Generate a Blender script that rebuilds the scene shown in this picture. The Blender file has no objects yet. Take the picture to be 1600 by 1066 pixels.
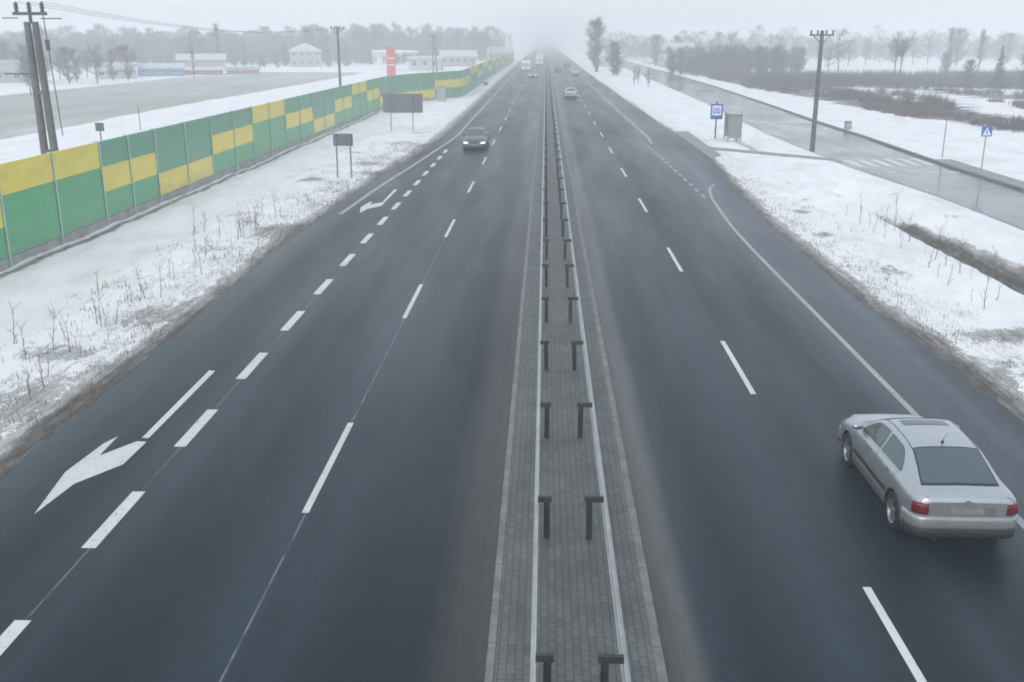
import bpy, bmesh, math, random
from mathutils import Vector, Matrix, noise
R = math.radians
scene = bpy.context.scene
col = scene.collection

# ------------------------------------------------------------------ camera
cam_d = bpy.data.cameras.new('camera')
cam_d.sensor_width = 36.0
cam_d.lens = 1550.0 / 1600.0 * 36.0
cam_d.clip_start = 0.1
cam_d.clip_end = 4000
cam = bpy.data.objects.new('camera', cam_d)
col.objects.link(cam)
cam.location = (0, 0, 7.5)
cam.rotation_euler = (R(90 - 16.9025), 0, R(1.8738))
scene.camera = cam

# ------------------------------------------------------------------ sky, sun, exposure
SUN_EL, SUN_AZ = R(32), R(200)
w = bpy.data.worlds.new('World')
scene.world = w
w.use_nodes = True
nt = w.node_tree
nt.nodes.clear()
sky = nt.nodes.new('ShaderNodeTexSky')
sky.sky_type = 'NISHITA'
sky.sun_disc = False
sky.sun_elevation = SUN_EL
sky.sun_rotation = SUN_AZ
sky.dust_density = 3.0
ovc = nt.nodes.new('ShaderNodeMixRGB')
ovc.inputs[0].default_value = 0.80
ovc.inputs[2].default_value = (6.6, 7.2, 7.9, 1)      # the even cloud layer in front of the clear sky
bg = nt.nodes.new('ShaderNodeBackground')
bg.inputs[1].default_value = 0.138
wo = nt.nodes.new('ShaderNodeOutputWorld')
nt.links.new(sky.outputs[0], ovc.inputs[1])
nt.links.new(ovc.outputs[0], bg.inputs[0])
nt.links.new(bg.outputs[0], wo.inputs[0])
sl = bpy.data.lights.new('sun', 'SUN')
sl.energy = 1.0
sl.angle = R(40)
sl.color = (1.0, 0.985, 0.965)
sun = bpy.data.objects.new('sun', sl)
col.objects.link(sun)
d = Vector((math.sin(SUN_AZ) * math.cos(SUN_EL), math.cos(SUN_AZ) * math.cos(SUN_EL), math.sin(SUN_EL)))
sun.rotation_euler = d.to_track_quat('Z', 'Y').to_euler()
scene.view_settings.view_transform = 'Standard'
scene.view_settings.look = 'None'
scene.view_settings.exposure = 0.07
scene.view_settings.gamma = 1.0
scene.cycles.max_bounces = 6
scene.cycles.volume_bounces = 2
scene.cycles.use_denoising = True
scene.cycles.filter_width = 1.8

# ------------------------------------------------------------------ node material helpers
def srgb(r, g, b):
    f = lambda c: (c / 255 / 12.92) if c / 255 <= 0.04045 else ((c / 255 + 0.055) / 1.055) ** 2.4
    return (f(r), f(g), f(b), 1)

class NM:
    """small wrapper to write node materials"""
    def __init__(s, name, rough=0.6, metal=0.0, spec=0.5):
        s.m = bpy.data.materials.new(name)
        s.m.use_nodes = True
        s.t = s.m.node_tree
        s.b = s.t.nodes['Principled BSDF']
        s.b.inputs['Roughness'].default_value = rough
        s.b.inputs['Metallic'].default_value = metal
        s.b.inputs['Specular IOR Level'].default_value = spec
        s._geo = None
    def n(s, k, **kw):
        x = s.t.nodes.new(k)
        for a, b in kw.items():
            setattr(x, a, b)
        return x
    def l(s, a, b):
        s.t.links.new(a, b)
    def pos(s):
        if s._geo is None:
            s._geo = s.n('ShaderNodeNewGeometry')
        return s._geo.outputs['Position']
    def val(s, v):
        x = s.n('ShaderNodeValue'); x.outputs[0].default_value = v
        return x.outputs[0]
    def xyz(s):
        q = s.n('ShaderNodeSeparateXYZ'); s.l(s.pos(), q.inputs[0])
        return q.outputs
    def objxyz(s):
        c = s.n('ShaderNodeTexCoord'); return c.outputs['Object']
    def noise(s, scale=(1, 1, 1), detail=4, rough=0.55, src=None, dist=0.0, off=(0, 0, 0)):
        m = s.n('ShaderNodeMapping')
        m.inputs['Scale'].default_value = scale
        m.inputs['Location'].default_value = off
        s.l(src if src is not None else s.pos(), m.inputs[0])
        x = s.n('ShaderNodeTexNoise')
        x.inputs['Scale'].default_value = 1.0
        x.inputs['Detail'].default_value = detail
        x.inputs['Roughness'].default_value = rough
        x.inputs['Distortion'].default_value = dist
        s.l(m.outputs[0], x.inputs['Vector'])
        return x.outputs['Fac']
    def math(s, op, a, b=None, clamp=False):
        x = s.n('ShaderNodeMath', operation=op); x.use_clamp = clamp
        for i, v in enumerate((a, b)):
            if v is None: continue
            if isinstance(v, (int, float)): x.inputs[i].default_value = v
            else: s.l(v, x.inputs[i])
        return x.outputs[0]
    def ramp(s, fac, stops, interp='LINEAR'):
        x = s.n('ShaderNodeValToRGB'); x.color_ramp.interpolation = interp
        e = x.color_ramp.elements
        while len(e) < len(stops): e.new(0.5)
        for i, (p, c) in enumerate(stops):
            e[i].position = p
            e[i].color = c if isinstance(c, tuple) else (c, c, c, 1)
        s.l(fac, x.inputs[0])
        return x.outputs[0]
    def mix(s, fac, a, b, mode='MIX'):
        x = s.n('ShaderNodeMixRGB', blend_type=mode)
        for i, v in ((0, fac), (1, a), (2, b)):
            if isinstance(v, (int, float)): x.inputs[i].default_value = v
            elif isinstance(v, tuple): x.inputs[i].default_value = v
            else: s.l(v, x.inputs[i])
        return x.outputs[0]
    def attr(s, name):
        x = s.n('ShaderNodeAttribute', attribute_name=name)
        return x.outputs['Fac']
    def map(s, v, a, b, c=0.0, d=1.0):
        x = s.n('ShaderNodeMapRange'); x.clamp = True
        s.l(v, x.inputs[0])
        for i, k in enumerate((a, b, c, d)): x.inputs[i + 1].default_value = k
        return x.outputs[0]
    def color(s, c):
        if isinstance(c, tuple): s.b.inputs['Base Color'].default_value = c
        else: s.l(c, s.b.inputs['Base Color'])
        return s
    def rough(s, r):
        s.l(r, s.b.inputs['Roughness']); return s
    def bump(s, h, strength=0.3, dist=0.02):
        x = s.n('ShaderNodeBump')
        x.inputs['Strength'].default_value = strength
        x.inputs['Distance'].default_value = dist
        s.l(h, x.inputs['Height'])
        s.l(x.outputs[0], s.b.inputs['Normal'])
        return s

def simple(name, c, rough=0.6, metal=0.0, var=0.25, scale=3.0, spec=0.5, bump=0.0):
    m = NM(name, rough, metal, spec)
    f = m.noise((scale,) * 3, 5, 0.6)
    lo = tuple(x * (1 - var) for x in c[:3]) + (1,)
    hi = tuple(min(1, x * (1 + var)) for x in c[:3]) + (1,)
    m.color(m.ramp(f, [(0.3, lo), (0.7, hi)]))
    if bump: m.bump(m.noise((scale * 8,) * 3, 3), bump)
    return m.m

# ------------------------------------------------------------------ materials
def make_ground_mat():
    m = NM('snow_ground', 0.75, spec=0.3)
    f1 = m.noise((0.9, 0.35, 1), 6, 0.62)
    f2 = m.noise((5.0, 2.2, 5), 5, 0.65)
    f3 = m.noise((22, 14, 22), 3, 0.6)
    bare = m.attr('bare')
    f4 = m.noise((7.5, 0.55, 7), 6, 0.68, off=(2, 8, 0))
    a = m.math('MULTIPLY_ADD', f1, 0.45); a.node.inputs[2].default_value = -0.225
    b = m.math('MULTIPLY_ADD', f2, 1.15); b.node.inputs[2].default_value = -0.575
    c = m.math('MULTIPLY_ADD', f3, 0.8); c.node.inputs[2].default_value = -0.40
    f6 = m.math('MULTIPLY_ADD', f4, 0.7); f6.node.inputs[2].default_value = -0.35
    s = m.math('ADD', m.math('ADD', m.math('ADD', a, b), f6), m.math('ADD', c, bare))
    fac = m.map(s, 0.44, 0.60)
    snow = m.ramp(f1, [(0.3, (0.78, 0.79, 0.81, 1)), (0.7, (0.90, 0.905, 0.91, 1))])
    speck = m.map(m.noise((9, 5, 9), 4, 0.7, off=(7, 3, 0)), 0.60, 0.74)
    dirt = m.map(m.noise((0.5, 0.22, 1), 6, 0.7, off=(11, 4, 0)), 0.50, 0.72)
    snow = m.mix(m.math('MULTIPLY', dirt, 0.5), snow, (0.47, 0.465, 0.45, 1))
    speck = m.math('MULTIPLY', speck, m.map(bare, 0.03, 0.30, 0.10, 0.75))
    snow = m.mix(speck, snow, (0.36, 0.34, 0.31, 1))
    f5 = m.math('ADD', m.math('MULTIPLY', f4, 0.65), m.math('MULTIPLY', f2, 0.35))
    fr = m.map(bare, 0.80, 1.2, 0.0, 0.22)
    soil = m.ramp(m.math('SUBTRACT', f5, fr), [(0.26, (0.055, 0.048, 0.042, 1)), (0.38, (0.145, 0.132, 0.12, 1)), (0.50, (0.31, 0.298, 0.283, 1)), (0.62, (0.55, 0.545, 0.54, 1))])
    base = m.mix(fac, snow, soil)
    # field of short winter grass showing through thin snow
    fld = m.attr('field')
    ff = m.noise((0.12, 0.02, 1), 6, 0.7)
    fcol = m.ramp(ff, [(0.3, (0.26, 0.29, 0.25, 1)), (0.55, (0.40, 0.43, 0.40, 1)), (0.75, (0.62, 0.65, 0.66, 1))])
    fs = m.math('ADD', fld, m.math('MULTIPLY_ADD', ff, 0.5)); 
    fs.node.inputs[1].links[0].from_node.inputs[2].default_value = -0.25
    base = m.mix(m.map(fs, 0.4, 0.6), base, fcol)
    # dry brown scrub ground
    scr = m.attr('scrub')
    sf = m.noise((0.09, 0.22, 1), 6, 0.7, off=(3, 9, 0))
    ss = m.math('ADD', scr, m.math('MULTIPLY_ADD', sf, 1.3))
    ss.node.inputs[1].links[0].from_node.inputs[2].default_value = -0.72
    scol = m.ramp(f2, [(0.3, (0.07, 0.060, 0.058, 1)), (0.7, (0.20, 0.175, 0.165, 1))])
    base = m.mix(m.map(ss, 0.40, 0.52), base, scol)
    m.color(base)
    m.rough(m.map(fac, 0, 1, 0.8, 0.5))
    h = m.math('ADD', m.math('MULTIPLY', f2, 0.7), m.math('MULTIPLY', f3, 0.25))
    m.bump(h, 0.8, 0.12)
    return m.m

def make_asphalt():
    m = NM('asphalt', 0.4, spec=0.16)
    x, y, z = m.xyz()
    wob = m.noise((0.05, 0.05, 1), 3)
    wx = m.math('ADD', x, m.math('MULTIPLY_ADD', wob, 0.35))
    wx.node.inputs[1].links[0].from_node.inputs[2].default_value = -0.175
    u = m.map(wx, -12, 13)
    P = lambda q: (q + 12) / 25.0
    dk, dk2, md, lt, sh, dr, dl = (0.0050, 0.0145, 0.0230, 1), (0.0030, 0.0115, 0.0190, 1), (0.0145, 0.0285, 0.041, 1), (0.031, 0.046, 0.060, 1), (0.060, 0.077, 0.092, 1), (0.090, 0.093, 0.091, 1), (0.044, 0.047, 0.048, 1)
    # wheel tracks, dirty strips by the median kerbs, salted shoulders
    colr = m.ramp(u, [(P(-10.2), sh), (P(-9.1), lt), (P(-8.6), md), (P(-7.9), dk), (P(-6.6), md), (P(-5.9), dk), (P(-5.1), dk2), (P(-4.3), md),
                      (P(-3.6), md), (P(-2.6), dk2), (P(-1.6), dk2), (P(-1.15), dl), (P(-0.8), dl),
                      (P(-0.6), dr), (P(1.5), dr), (P(1.92), dr), (P(2.16), md), (P(2.75), dk2), (P(3.6), md), (P(4.2), md),
                      (P(5.0), dk2), (P(5.7), md), (P(6.4), dk2), (P(7.2), md), (P(7.8), sh), (P(9.1), sh), (P(9.6), lt)])
    big = m.noise((0.22, 0.028, 1), 5, 0.6)
    colr = m.mix(1.0, colr, m.ramp(big, [(0.25, 0.82), (0.75, 1.20)]), 'MULTIPLY')
    mott = m.noise((4.5, 2.0, 4), 5, 0.75, off=(3, 3, 0))
    colr = m.mix(1.0, colr, m.ramp(mott, [(0.3, 0.84), (0.7, 1.16)]), 'MULTIPLY')
    fine = m.noise((38, 30, 38), 2, 0.7)
    colr = m.mix(1.0, colr, m.ramp(fine, [(0.25, 0.62), (0.75, 1.38)]), 'MULTIPLY')
    streak = m.noise((2.2, 0.035, 1), 4, 0.6, off=(4, 1, 0))
    colr = m.mix(1.0, colr, m.ramp(streak, [(0.3, 0.8), (0.72, 1.25)]), 'MULTIPLY')
    # sealed joints along the lane lines
    def seam(x0, k):
        dd = m.math('ABSOLUTE', m.math('SUBTRACT', wx2, x0))
        return m.math('MULTIPLY', m.map(dd, 0.006, 0.022, 1, 0), k)
    wx2 = m.math('ADD', x, m.math('MULTIPLY_ADD', m.noise((0.3, 0.3, 1), 3), 0.05))
    wx2.node.inputs[1].links[0].from_node.inputs[2].default_value = -0.025
    brk = m.map(m.noise((0.5, 1.5, 1), 4, 0.7), 0.34, 0.55)
    sm = m.math('MULTIPLY', m.math('MAXIMUM', seam(-3.90, 0.55), seam(-6.95, 0.45)), brk)
    colr = m.mix(sm, colr, (0.30, 0.31, 0.31, 1))
    m.color(colr)
    wet = m.noise((0.5, 0.05, 1), 5, 0.6, off=(9, 2, 0))
    m.rough(m.map(wet, 0.3, 0.7, 0.31, 0.50))
    m.bump(fine, 0.25, 0.006)
    return m.m

def make_wet_asphalt():
    m = NM('wet_asphalt', 0.2, spec=0.6)
    big = m.noise((0.3, 0.12, 1), 5, 0.6)
    fine = m.noise((30, 30, 30), 2, 0.7)
    c = m.ramp(big, [(0.3, (0.060, 0.070, 0.078, 1)), (0.7, (0.10, 0.112, 0.12, 1))])
    m.color(m.mix(1.0, c, m.ramp(fine, [(0.25, 0.85), (0.75, 1.15)]), 'MULTIPLY'))
    m.rough(m.map(big, 0.35, 0.65, 0.07, 0.28))
    m.bump(m.noise((1.2, 1.2, 1), 3), 0.06, 0.01)
    return m.m

def make_paving(name='paving_blocks', base=(0.122, 0.130, 0.126, 1)):
    m = NM(name, 0.62)
    mp = m.n('ShaderNodeMapping'); mp.inputs['Rotation'].default_value = (0, 0, R(90)); mp.inputs['Scale'].default_value = (1, 1, 1)
    m.l(m.pos(), mp.inputs[0])
    br = m.n('ShaderNodeTexBrick')
    br.inputs['Scale'].default_value = 1.0
    br.inputs['Brick Width'].default_value = 0.205
    br.inputs['Row Height'].default_value = 0.103
    br.inputs['Mortar Size'].default_value = 0.008
    br.inputs['Mortar Smooth'].default_value = 0.3
    br.inputs['Bias'].default_value = 0.0
    lo = tuple(v * 0.84 for v in base[:3]) + (1,); hi = tuple(v * 1.14 for v in base[:3]) + (1,)
    br.inputs['Color1'].default_value = lo; br.inputs['Color2'].default_value = hi
    br.inputs['Mortar'].default_value = tuple(v * 0.45 for v in base[:3]) + (1,)
    m.l(mp.outputs[0], br.inputs['Vector'])
    stain = m.noise((1.6, 0.5, 1), 6, 0.65)
    c = m.mix(1.0, br.outputs['Color'], m.ramp(stain, [(0.25, (0.66, 0.65, 0.63, 1)), (0.5, 0.95), (0.8, (1.15, 1.15, 1.12, 1))]), 'MULTIPLY')
    cross = m.noise((0.7, 1.4, 1), 4, 0.6, off=(2, 5, 0))
    c = m.mix(1.0, c, m.ramp(cross, [(0.35, 0.85), (0.65, 1.1)]), 'MULTIPLY')
    m.color(c)
    m.bump(br.outputs['Fac'], -0.3, 0.01)
    return m.m

def make_paint(name='road_paint', c=(0.62, 0.64, 0.63, 1), wear=0.42):
    m = NM(name, 0.55)
    f = m.noise((14, 9, 10), 5, 0.7)
    g2 = m.noise((1.2, 0.6, 1), 3, 0.6)
    c1 = m.ramp(g2, [(0.3, tuple(v * 0.82 for v in c[:3]) + (1,)), (0.7, c)])
    m.color(m.mix(m.map(f, wear - 0.12, wear - 0.05, 1, 0), c1, (0.09, 0.1, 0.11, 1)))
    return m.m

def make_panel(name, c):
    m = NM(name, 0.34)
    x = m.noise((0.8, 0.8, 3.0), 4, 0.6)
    d = m.noise((4, 4, 1.0), 5, 0.7, off=(1, 2, 3))
    cc = m.ramp(x, [(0.3, tuple(v * 0.9 for v in c[:3]) + (1,)), (0.7, tuple(min(1, v * 1.08) for v in c[:3]) + (1,))])
    cc = m.mix(m.map(d, 0.55, 0.8, 0, 0.22), cc, (0.35, 0.36, 0.34, 1))
    x_, y_, z_ = m.xyz()
    low = m.math('MULTIPLY', m.map(z_, 0.4, 1.1, 1, 0), m.map(m.noise((0.9, 0.9, 2.5), 5, 0.7, off=(5, 0, 0)), 0.4, 0.65))
    cc = m.mix(m.math('MULTIPLY', low, 0.45), cc, (0.22, 0.21, 0.19, 1))
    m.color(cc)
    rib = m.math('SINE', m.math('MULTIPLY', z_, 62.0))
    m.bump(rib, 0.07, 0.008)
    return m.m

M = {}
M['ground'] = make_ground_mat()
M['asphalt'] = make_asphalt()
M['wet'] = make_wet_asphalt()
M['paving'] = make_paving()
M['path'] = make_paving('path_blocks', (0.30, 0.31, 0.315, 1))
M['kerb'] = simple('kerb_concrete', (0.185, 0.188, 0.18, 1), 0.7, var=0.3, scale=2.5)
M['paint'] = make_paint(c=(0.66, 0.67, 0.65, 1), wear=0.45)
M['paint_worn'] = make_paint('road_paint_worn', (0.36, 0.38, 0.39, 1), 0.47)
M['green'] = make_panel('green_panel', (0.080, 0.37, 0.165, 1))
M['teal'] = make_panel('dark_green_panel', (0.115, 0.325, 0.20, 1))
M['yellow'] = make_panel('yellow_panel', (0.78, 0.64, 0.10, 1))
M['barrier_post'] = simple('green_steel', (0.42, 0.56, 0.50, 1), 0.45, var=0.15)
M['concrete'] = simple('grey_concrete', (0.30, 0.31, 0.30, 1), 0.8, var=0.3, scale=1.2, bump=0.2)
M['galv'] = simple('galvanised_rail', (0.40, 0.425, 0.42, 1), 0.5, metal=0.3, var=0.18, scale=2)
M['galv_dark'] = simple('weathered_steel_post', (0.040, 0.045, 0.044, 1), 0.55, metal=0.3, var=0.35, scale=9)
M['pole'] = simple('pole_concrete', (0.105, 0.105, 0.105, 1), 0.85, var=0.3, scale=1.5, bump=0.2)
M['steel'] = simple('grey_steel', (0.22, 0.235, 0.24, 1), 0.5, metal=0.4, var=0.2)
M['darksteel'] = simple('dark_steel', (0.05, 0.052, 0.055, 1), 0.5, var=0.25)
M['signback'] = simple('sign_back_metal', (0.145, 0.16, 0.18, 1), 0.55, metal=0.2, var=0.12)
M['blue'] = simple('sign_blue', (0.02, 0.11, 0.46, 1), 0.4, var=0.06)
M['white'] = simple('sign_white', (0.78, 0.8, 0.82, 1), 0.45, var=0.04)
M['black'] = simple('black_rubber', (0.016, 0.016, 0.017, 1), 0.75, var=0.3)
M['blackplastic'] = simple('black_plastic', (0.022, 0.023, 0.025, 1), 0.5, var=0.2)
M['insul'] = simple('insulator', (0.06, 0.05, 0.05, 1), 0.25, var=0.2)
M['bark'] = simple('winter_bark', (0.060, 0.054, 0.052, 1), 0.9, var=0.35, scale=4)
M['twig'] = simple('winter_twigs', (0.058, 0.056, 0.062, 1), 0.9, var=0.35, scale=1)
M['needle'] = simple('dark_needles', (0.030, 0.045, 0.035, 1), 0.85, var=0.4, scale=1)
M['drygrass'] = simple('dry_stalks', (0.15, 0.12, 0.088, 1), 0.9, var=0.45, scale=5)
M['scrubstalk'] = simple('scrub_stalks', (0.115, 0.092, 0.084, 1), 0.9, var=0.4, scale=5)
M['wire'] = simple('wire', (0.05, 0.05, 0.05, 1), 0.6)
M['red'] = simple('red_plastic', (0.50, 0.055, 0.065, 1), 0.4, var=0.08)
M['roofsnow'] = simple('roof_snow', (0.50, 0.52, 0.55, 1), 0.8, var=0.04)
M['glass'] = simple('dark_window', (0.03, 0.035, 0.04, 1), 0.12, var=0.1)
def wallmat(n, c): return simple(n, c, 0.8, var=0.12, scale=0.7)
M['w_white'] = wallmat('render_white', (0.40, 0.40, 0.40, 1))
M['w_pink'] = wallmat('render_pink', (0.36, 0.27, 0.27, 1))
M['w_grey'] = wallmat('render_grey', (0.33, 0.34, 0.35, 1))
M['w_blue'] = wallmat('sheet_blue', (0.12, 0.25, 0.40, 1))
M['w_red'] = wallmat('brick_red', (0.38, 0.11, 0.10, 1))
m = NM('car_glass', 0.06, spec=0.9); m.color((0.050, 0.085, 0.095, 1)); M['carglass'] = m.m
m = NM('shelter_glass', 0.12, spec=0.6); m.color((0.30, 0.37, 0.36, 1)); m.b.inputs['Transmission Weight'].default_value = 0.35; M['shelterglass'] = m.m
def paint(name, c, metal=0.55, rough=0.3):
    m = NM(name, rough, metal)
    f = m.noise((60, 60, 60), 2)
    cc = m.ramp(f, [(0.3, tuple(v * 0.93 for v in c[:3]) + (1,)), (0.7, c)])
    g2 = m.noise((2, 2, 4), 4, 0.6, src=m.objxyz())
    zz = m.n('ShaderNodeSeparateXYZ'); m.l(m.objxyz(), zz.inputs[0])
    grime_shade = m.map(m.math('ADD', zz.outputs[2], m.math('MULTIPLY', g2, 0.5)), 0.62, 1.18, 0.8, 0.0)   # road salt and dirt low down, carried higher as shade painted on the sides
    cc = m.mix(grime_shade, cc, (0.15, 0.148, 0.142, 1))
    m.color(cc)
    m.l(m.math('MULTIPLY', m.math('SUBTRACT', 1.0, grime_shade), metal), m.b.inputs['Metallic'])
    m.rough(m.map(g2, 0.3, 0.7, rough - 0.05, rough + 0.12))
    m.b.inputs['Coat Weight'].default_value = 0.5
    return m.m
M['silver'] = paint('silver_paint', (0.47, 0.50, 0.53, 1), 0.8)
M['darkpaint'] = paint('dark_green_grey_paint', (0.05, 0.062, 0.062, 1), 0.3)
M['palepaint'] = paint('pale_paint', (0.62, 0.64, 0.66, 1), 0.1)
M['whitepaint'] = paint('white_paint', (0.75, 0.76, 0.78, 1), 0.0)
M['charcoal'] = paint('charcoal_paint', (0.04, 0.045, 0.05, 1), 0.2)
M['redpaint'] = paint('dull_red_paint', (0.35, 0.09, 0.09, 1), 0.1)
m = NM('tail_lamp', 0.18); f = m.noise((30, 30, 30), 2); m.color(m.ramp(f, [(0.3, (0.09, 0.005, 0.010, 1)), (0.7, (0.18, 0.007, 0.014, 1))])); M['tail'] = m.m
m = NM('head_lamp', 0.1); m.color((0.5, 0.52, 0.55, 1)); M['lamp'] = m.m
m = NM('head_lamp_lit', 0.2); m.color((0.9, 0.9, 0.85, 1)); m.b.inputs['Emission Color'].default_value = (1, 0.97, 0.9, 1); m.b.inputs['Emission Strength'].default_value = 1.3; M['lamplit'] = m.m
m = NM('alloy', 0.38, 0.7); m.color((0.33, 0.34, 0.35, 1)); M['rim'] = m.m
m = NM('number_plate', 0.5); m.color(m.ramp(m.noise((9, 9, 9), 3), [(0.3, (0.16, 0.16, 0.15, 1)), (0.7, (0.30, 0.30, 0.28, 1))])); M['plate'] = m.m
m = NM('well', 0.95); m.color((0.008, 0.008, 0.009, 1)); M['well'] = m.m

# ------------------------------------------------------------------ object helpers
def tag(o, label=None, cat=None, group=None, kind=None):
    if label: o['label'] = label
    if cat: o['category'] = cat
    if group: o['group'] = group
    if kind: o['kind'] = kind
    return o

def empty(name, loc=(0, 0, 0), rz=0.0):
    o = bpy.data.objects.new(name, None)
    o.location = loc; o.rotation_euler = (0, 0, rz); o.empty_display_size = 0.2
    col.objects.link(o)
    return o

class MB:
    """collects simple solids and writes them as one mesh object"""
    def __init__(s): s.v = []; s.f = []; s.mi = []; s.sm = []
    def add(s, vs, fs, mi=0, smooth=False):
        b = len(s.v); s.v += [tuple(p) for p in vs]
        s.f += [tuple(b + i for i in f) for f in fs]; s.mi += [mi] * len(fs); s.sm += [smooth] * len(fs)
    def box(s, x0, x1, y0, y1, z0, z1, mi=0, mat=None):
        vs = [Vector(p) for p in ((x0, y0, z0), (x1, y0, z0), (x1, y1, z0), (x0, y1, z0), (x0, y0, z1), (x1, y0, z1), (x1, y1, z1), (x0, y1, z1))]
        if mat: vs = [mat @ p for p in vs]
        s.add(vs, [(0, 3, 2, 1), (4, 5, 6, 7), (0, 1, 5, 4), (1, 2, 6, 5), (2, 3, 7, 6), (3, 0, 4, 7)], mi)
    def bar(s, p, q, r0, r1=None, n=8, mi=0, caps=True, smooth=True):
        p, q = Vector(p), Vector(q); r1 = r0 if r1 is None else r1
        d = (q - p)
        if d.length < 1e-6: return
        d.normalize()
        a = d.orthogonal().normalized(); b = d.cross(a)
        vs = []
        for c, r in ((p, r0), (q, r1)):
            for i in range(n):
                t = 2 * math.pi * i / n
                vs.append(c + a * math.cos(t) * r + b * math.sin(t) * r)
        fs = [(i, (i + 1) % n, n + (i + 1) % n, n + i) for i in range(n)]
        s.add(vs, fs, mi, smooth)
        if caps and n > 2:
            s.add(vs, [tuple(range(n - 1, -1, -1)), tuple(range(n, 2 * n))], mi)
    def prism(s, poly, z0, z1, mi=0, mat=None):
        n = len(poly)
        vs = [Vector((x, y, z0)) for x, y in poly] + [Vector((x, y, z1)) for x, y in poly]
        if mat: vs = [mat @ p for p in vs]
        s.add(vs, [tuple(range(n - 1, -1, -1)), tuple(range(n, 2 * n))] + [(i, (i + 1) % n, n + (i + 1) % n, n + i) for i in range(n)], mi)
    def lathe(s, prof, axis_mat, n=24, mi=0):
        vs = []
        for i in range(n):
            t = 2 * math.pi * i / n
            for r, h in prof:
                vs.append(axis_mat @ Vector((r * math.cos(t), r * math.sin(t), h)))
        k = len(prof)
        s.add(vs, [(i * k + j, ((i + 1) % n) * k + j, ((i + 1) % n) * k + j + 1, i * k + j + 1) for i in range(n) for j in range(k - 1)], mi, True)
    def mesh(s, name, mats):
        me = bpy.data.meshes.new(name)
        me.from_pydata(s.v, [], s.f)
        for m_ in (mats if isinstance(mats, (list, tuple)) else [mats]): me.materials.append(m_)
        me.polygons.foreach_set('material_index', s.mi)
        me.polygons.foreach_set('use_smooth', s.sm)
        me.update()
        return me
    def build(s, name, mats, parent=None, loc=None):
        o = bpy.data.objects.new(name, s.mesh(name, mats))
        col.objects.link(o)
        if parent: o.parent = parent
        if loc is not None: o.location = loc
        return o

def link_copy(src, parent=None):
    """copy one object and its children, sharing mesh data"""
    c = src.copy(); col.objects.link(c); c.parent = parent
    for ch in src.children:
        link_copy(ch, c)
    return c

def lerp(a, b, t): return a + (b - a) * t
def interp(x, pts):
    if x <= pts[0][0]: return pts[0][1]
    for (a, b), (c, d_) in zip(pts, pts[1:]):
        if x <= c: return lerp(b, d_, (x - a) / (c - a))
    return pts[-1][1]
def sstep(a, b, x):
    t = max(0, min(1, (x - a) / (b - a))); return t * t * (3 - 2 * t)

# ------------------------------------------------------------------ layout lines (metres; road runs along +Y)
LEFT_EDGE = [(-60, -9.62), (21, -9.68), (27, -9.8), (37, -9.95), (51, -9.6), (65, -8.85), (83, -8.1), (121, -8.2), (300, -8.6), (1300, -8.6)]
RIGHT_EDGE = [(-60, 9.75), (24, 9.76), (30, 9.46), (42, 9.52), (50, 9.85), (54, 10.1), (60, 10.5), (66, 10.8), (81, 10.7), (121, 10.3), (240, 9.6), (1300, 9.4)]
SR_NEAR = [(-60, 20.4), (30, 19.9), (50, 19.7), (62, 18.8), (84, 18.5), (128, 19.8), (185, 20.5), (252, 21.5), (1300, 30)]
SR_FAR = [(-60, 24.7), (52, 24.7), (62, 24.75), (82, 25.5), (98, 25.7), (122, 26.6), (173, 28.0), (240, 28.6), (1300, 37)]

def ground_z(x, y):
    le, re, sn, sf = interp(y, LEFT_EDGE), interp(y, RIGHT_EDGE), interp(y, SR_NEAR), interp(y, SR_FAR)
    z = 0.0
    n1 = noise.noise((x * 0.35, y * 0.2, 0)) * 0.11 + noise.noise((x * 1.1, y * 0.7, 5)) * 0.085 + noise.noise((x * 2.7, y * 2.1, 9)) * 0.04
    if x < le:
        dd = le - x
        z = -0.03 + 0.10 * sstep(0.1, 0.8, dd) + n1 * sstep(0.1, 1.2, dd)
        if x > -18.6:
            z += -0.42 * math.exp(-((x + 15.4) / 1.2) ** 2) * sstep(1, 3, dd) * (1 - sstep(85, 110, y)) + 0.08 * math.exp(-((x + 13.0) / 0.8) ** 2)
        if x < -40: z += 0.25 * noise.noise((x * 0.02, y * 0.02, 3))
    elif x > re:
        if x < sn:
            dd = min(x - re, sn - x)
            z = -0.03 + 0.10 * sstep(0.1, 0.8, dd) + n1 * sstep(0.1, 1.2, dd)
            pathgap = sstep(57, 53, y) + sstep(69, 73, y) * (1 - sstep(86, 110, y))
            xc = 16.0 if y > 45 else 15.8
            z += 0.20 * math.exp(-((x - 14.3) / 1.2) ** 2) * sstep(60, 50, y)
            z -= 0.95 * math.exp(-(abs(x - xc) / 1.05) ** 2.6) * pathgap
            # bus platform and path flat
            if 57 < y < 92: z = lerp(z, 0.03, sstep(13.6, 12.6, x) * sstep(57, 60, y) * sstep(92, 88, y))
            pc = interp(x, [(10, 73.5), (13, 71.4), (19, 65.6)])
            z = lerp(z, 0.03, math.exp(-((y - pc) / 1.6) ** 4))
        elif x > sf:
            dd = x - sf
            z = -0.03 + 0.06 * sstep(0.1, 0.8, dd) + n1 * sstep(2.5, 4, dd)
            if x > 45: z += 0.5 * noise.noise((x * 0.03, y * 0.03, 1))
        else:
            z = -0.03
    else:
        z = -0.03
    # land falls a little into the distance on both sides
    return z

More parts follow.
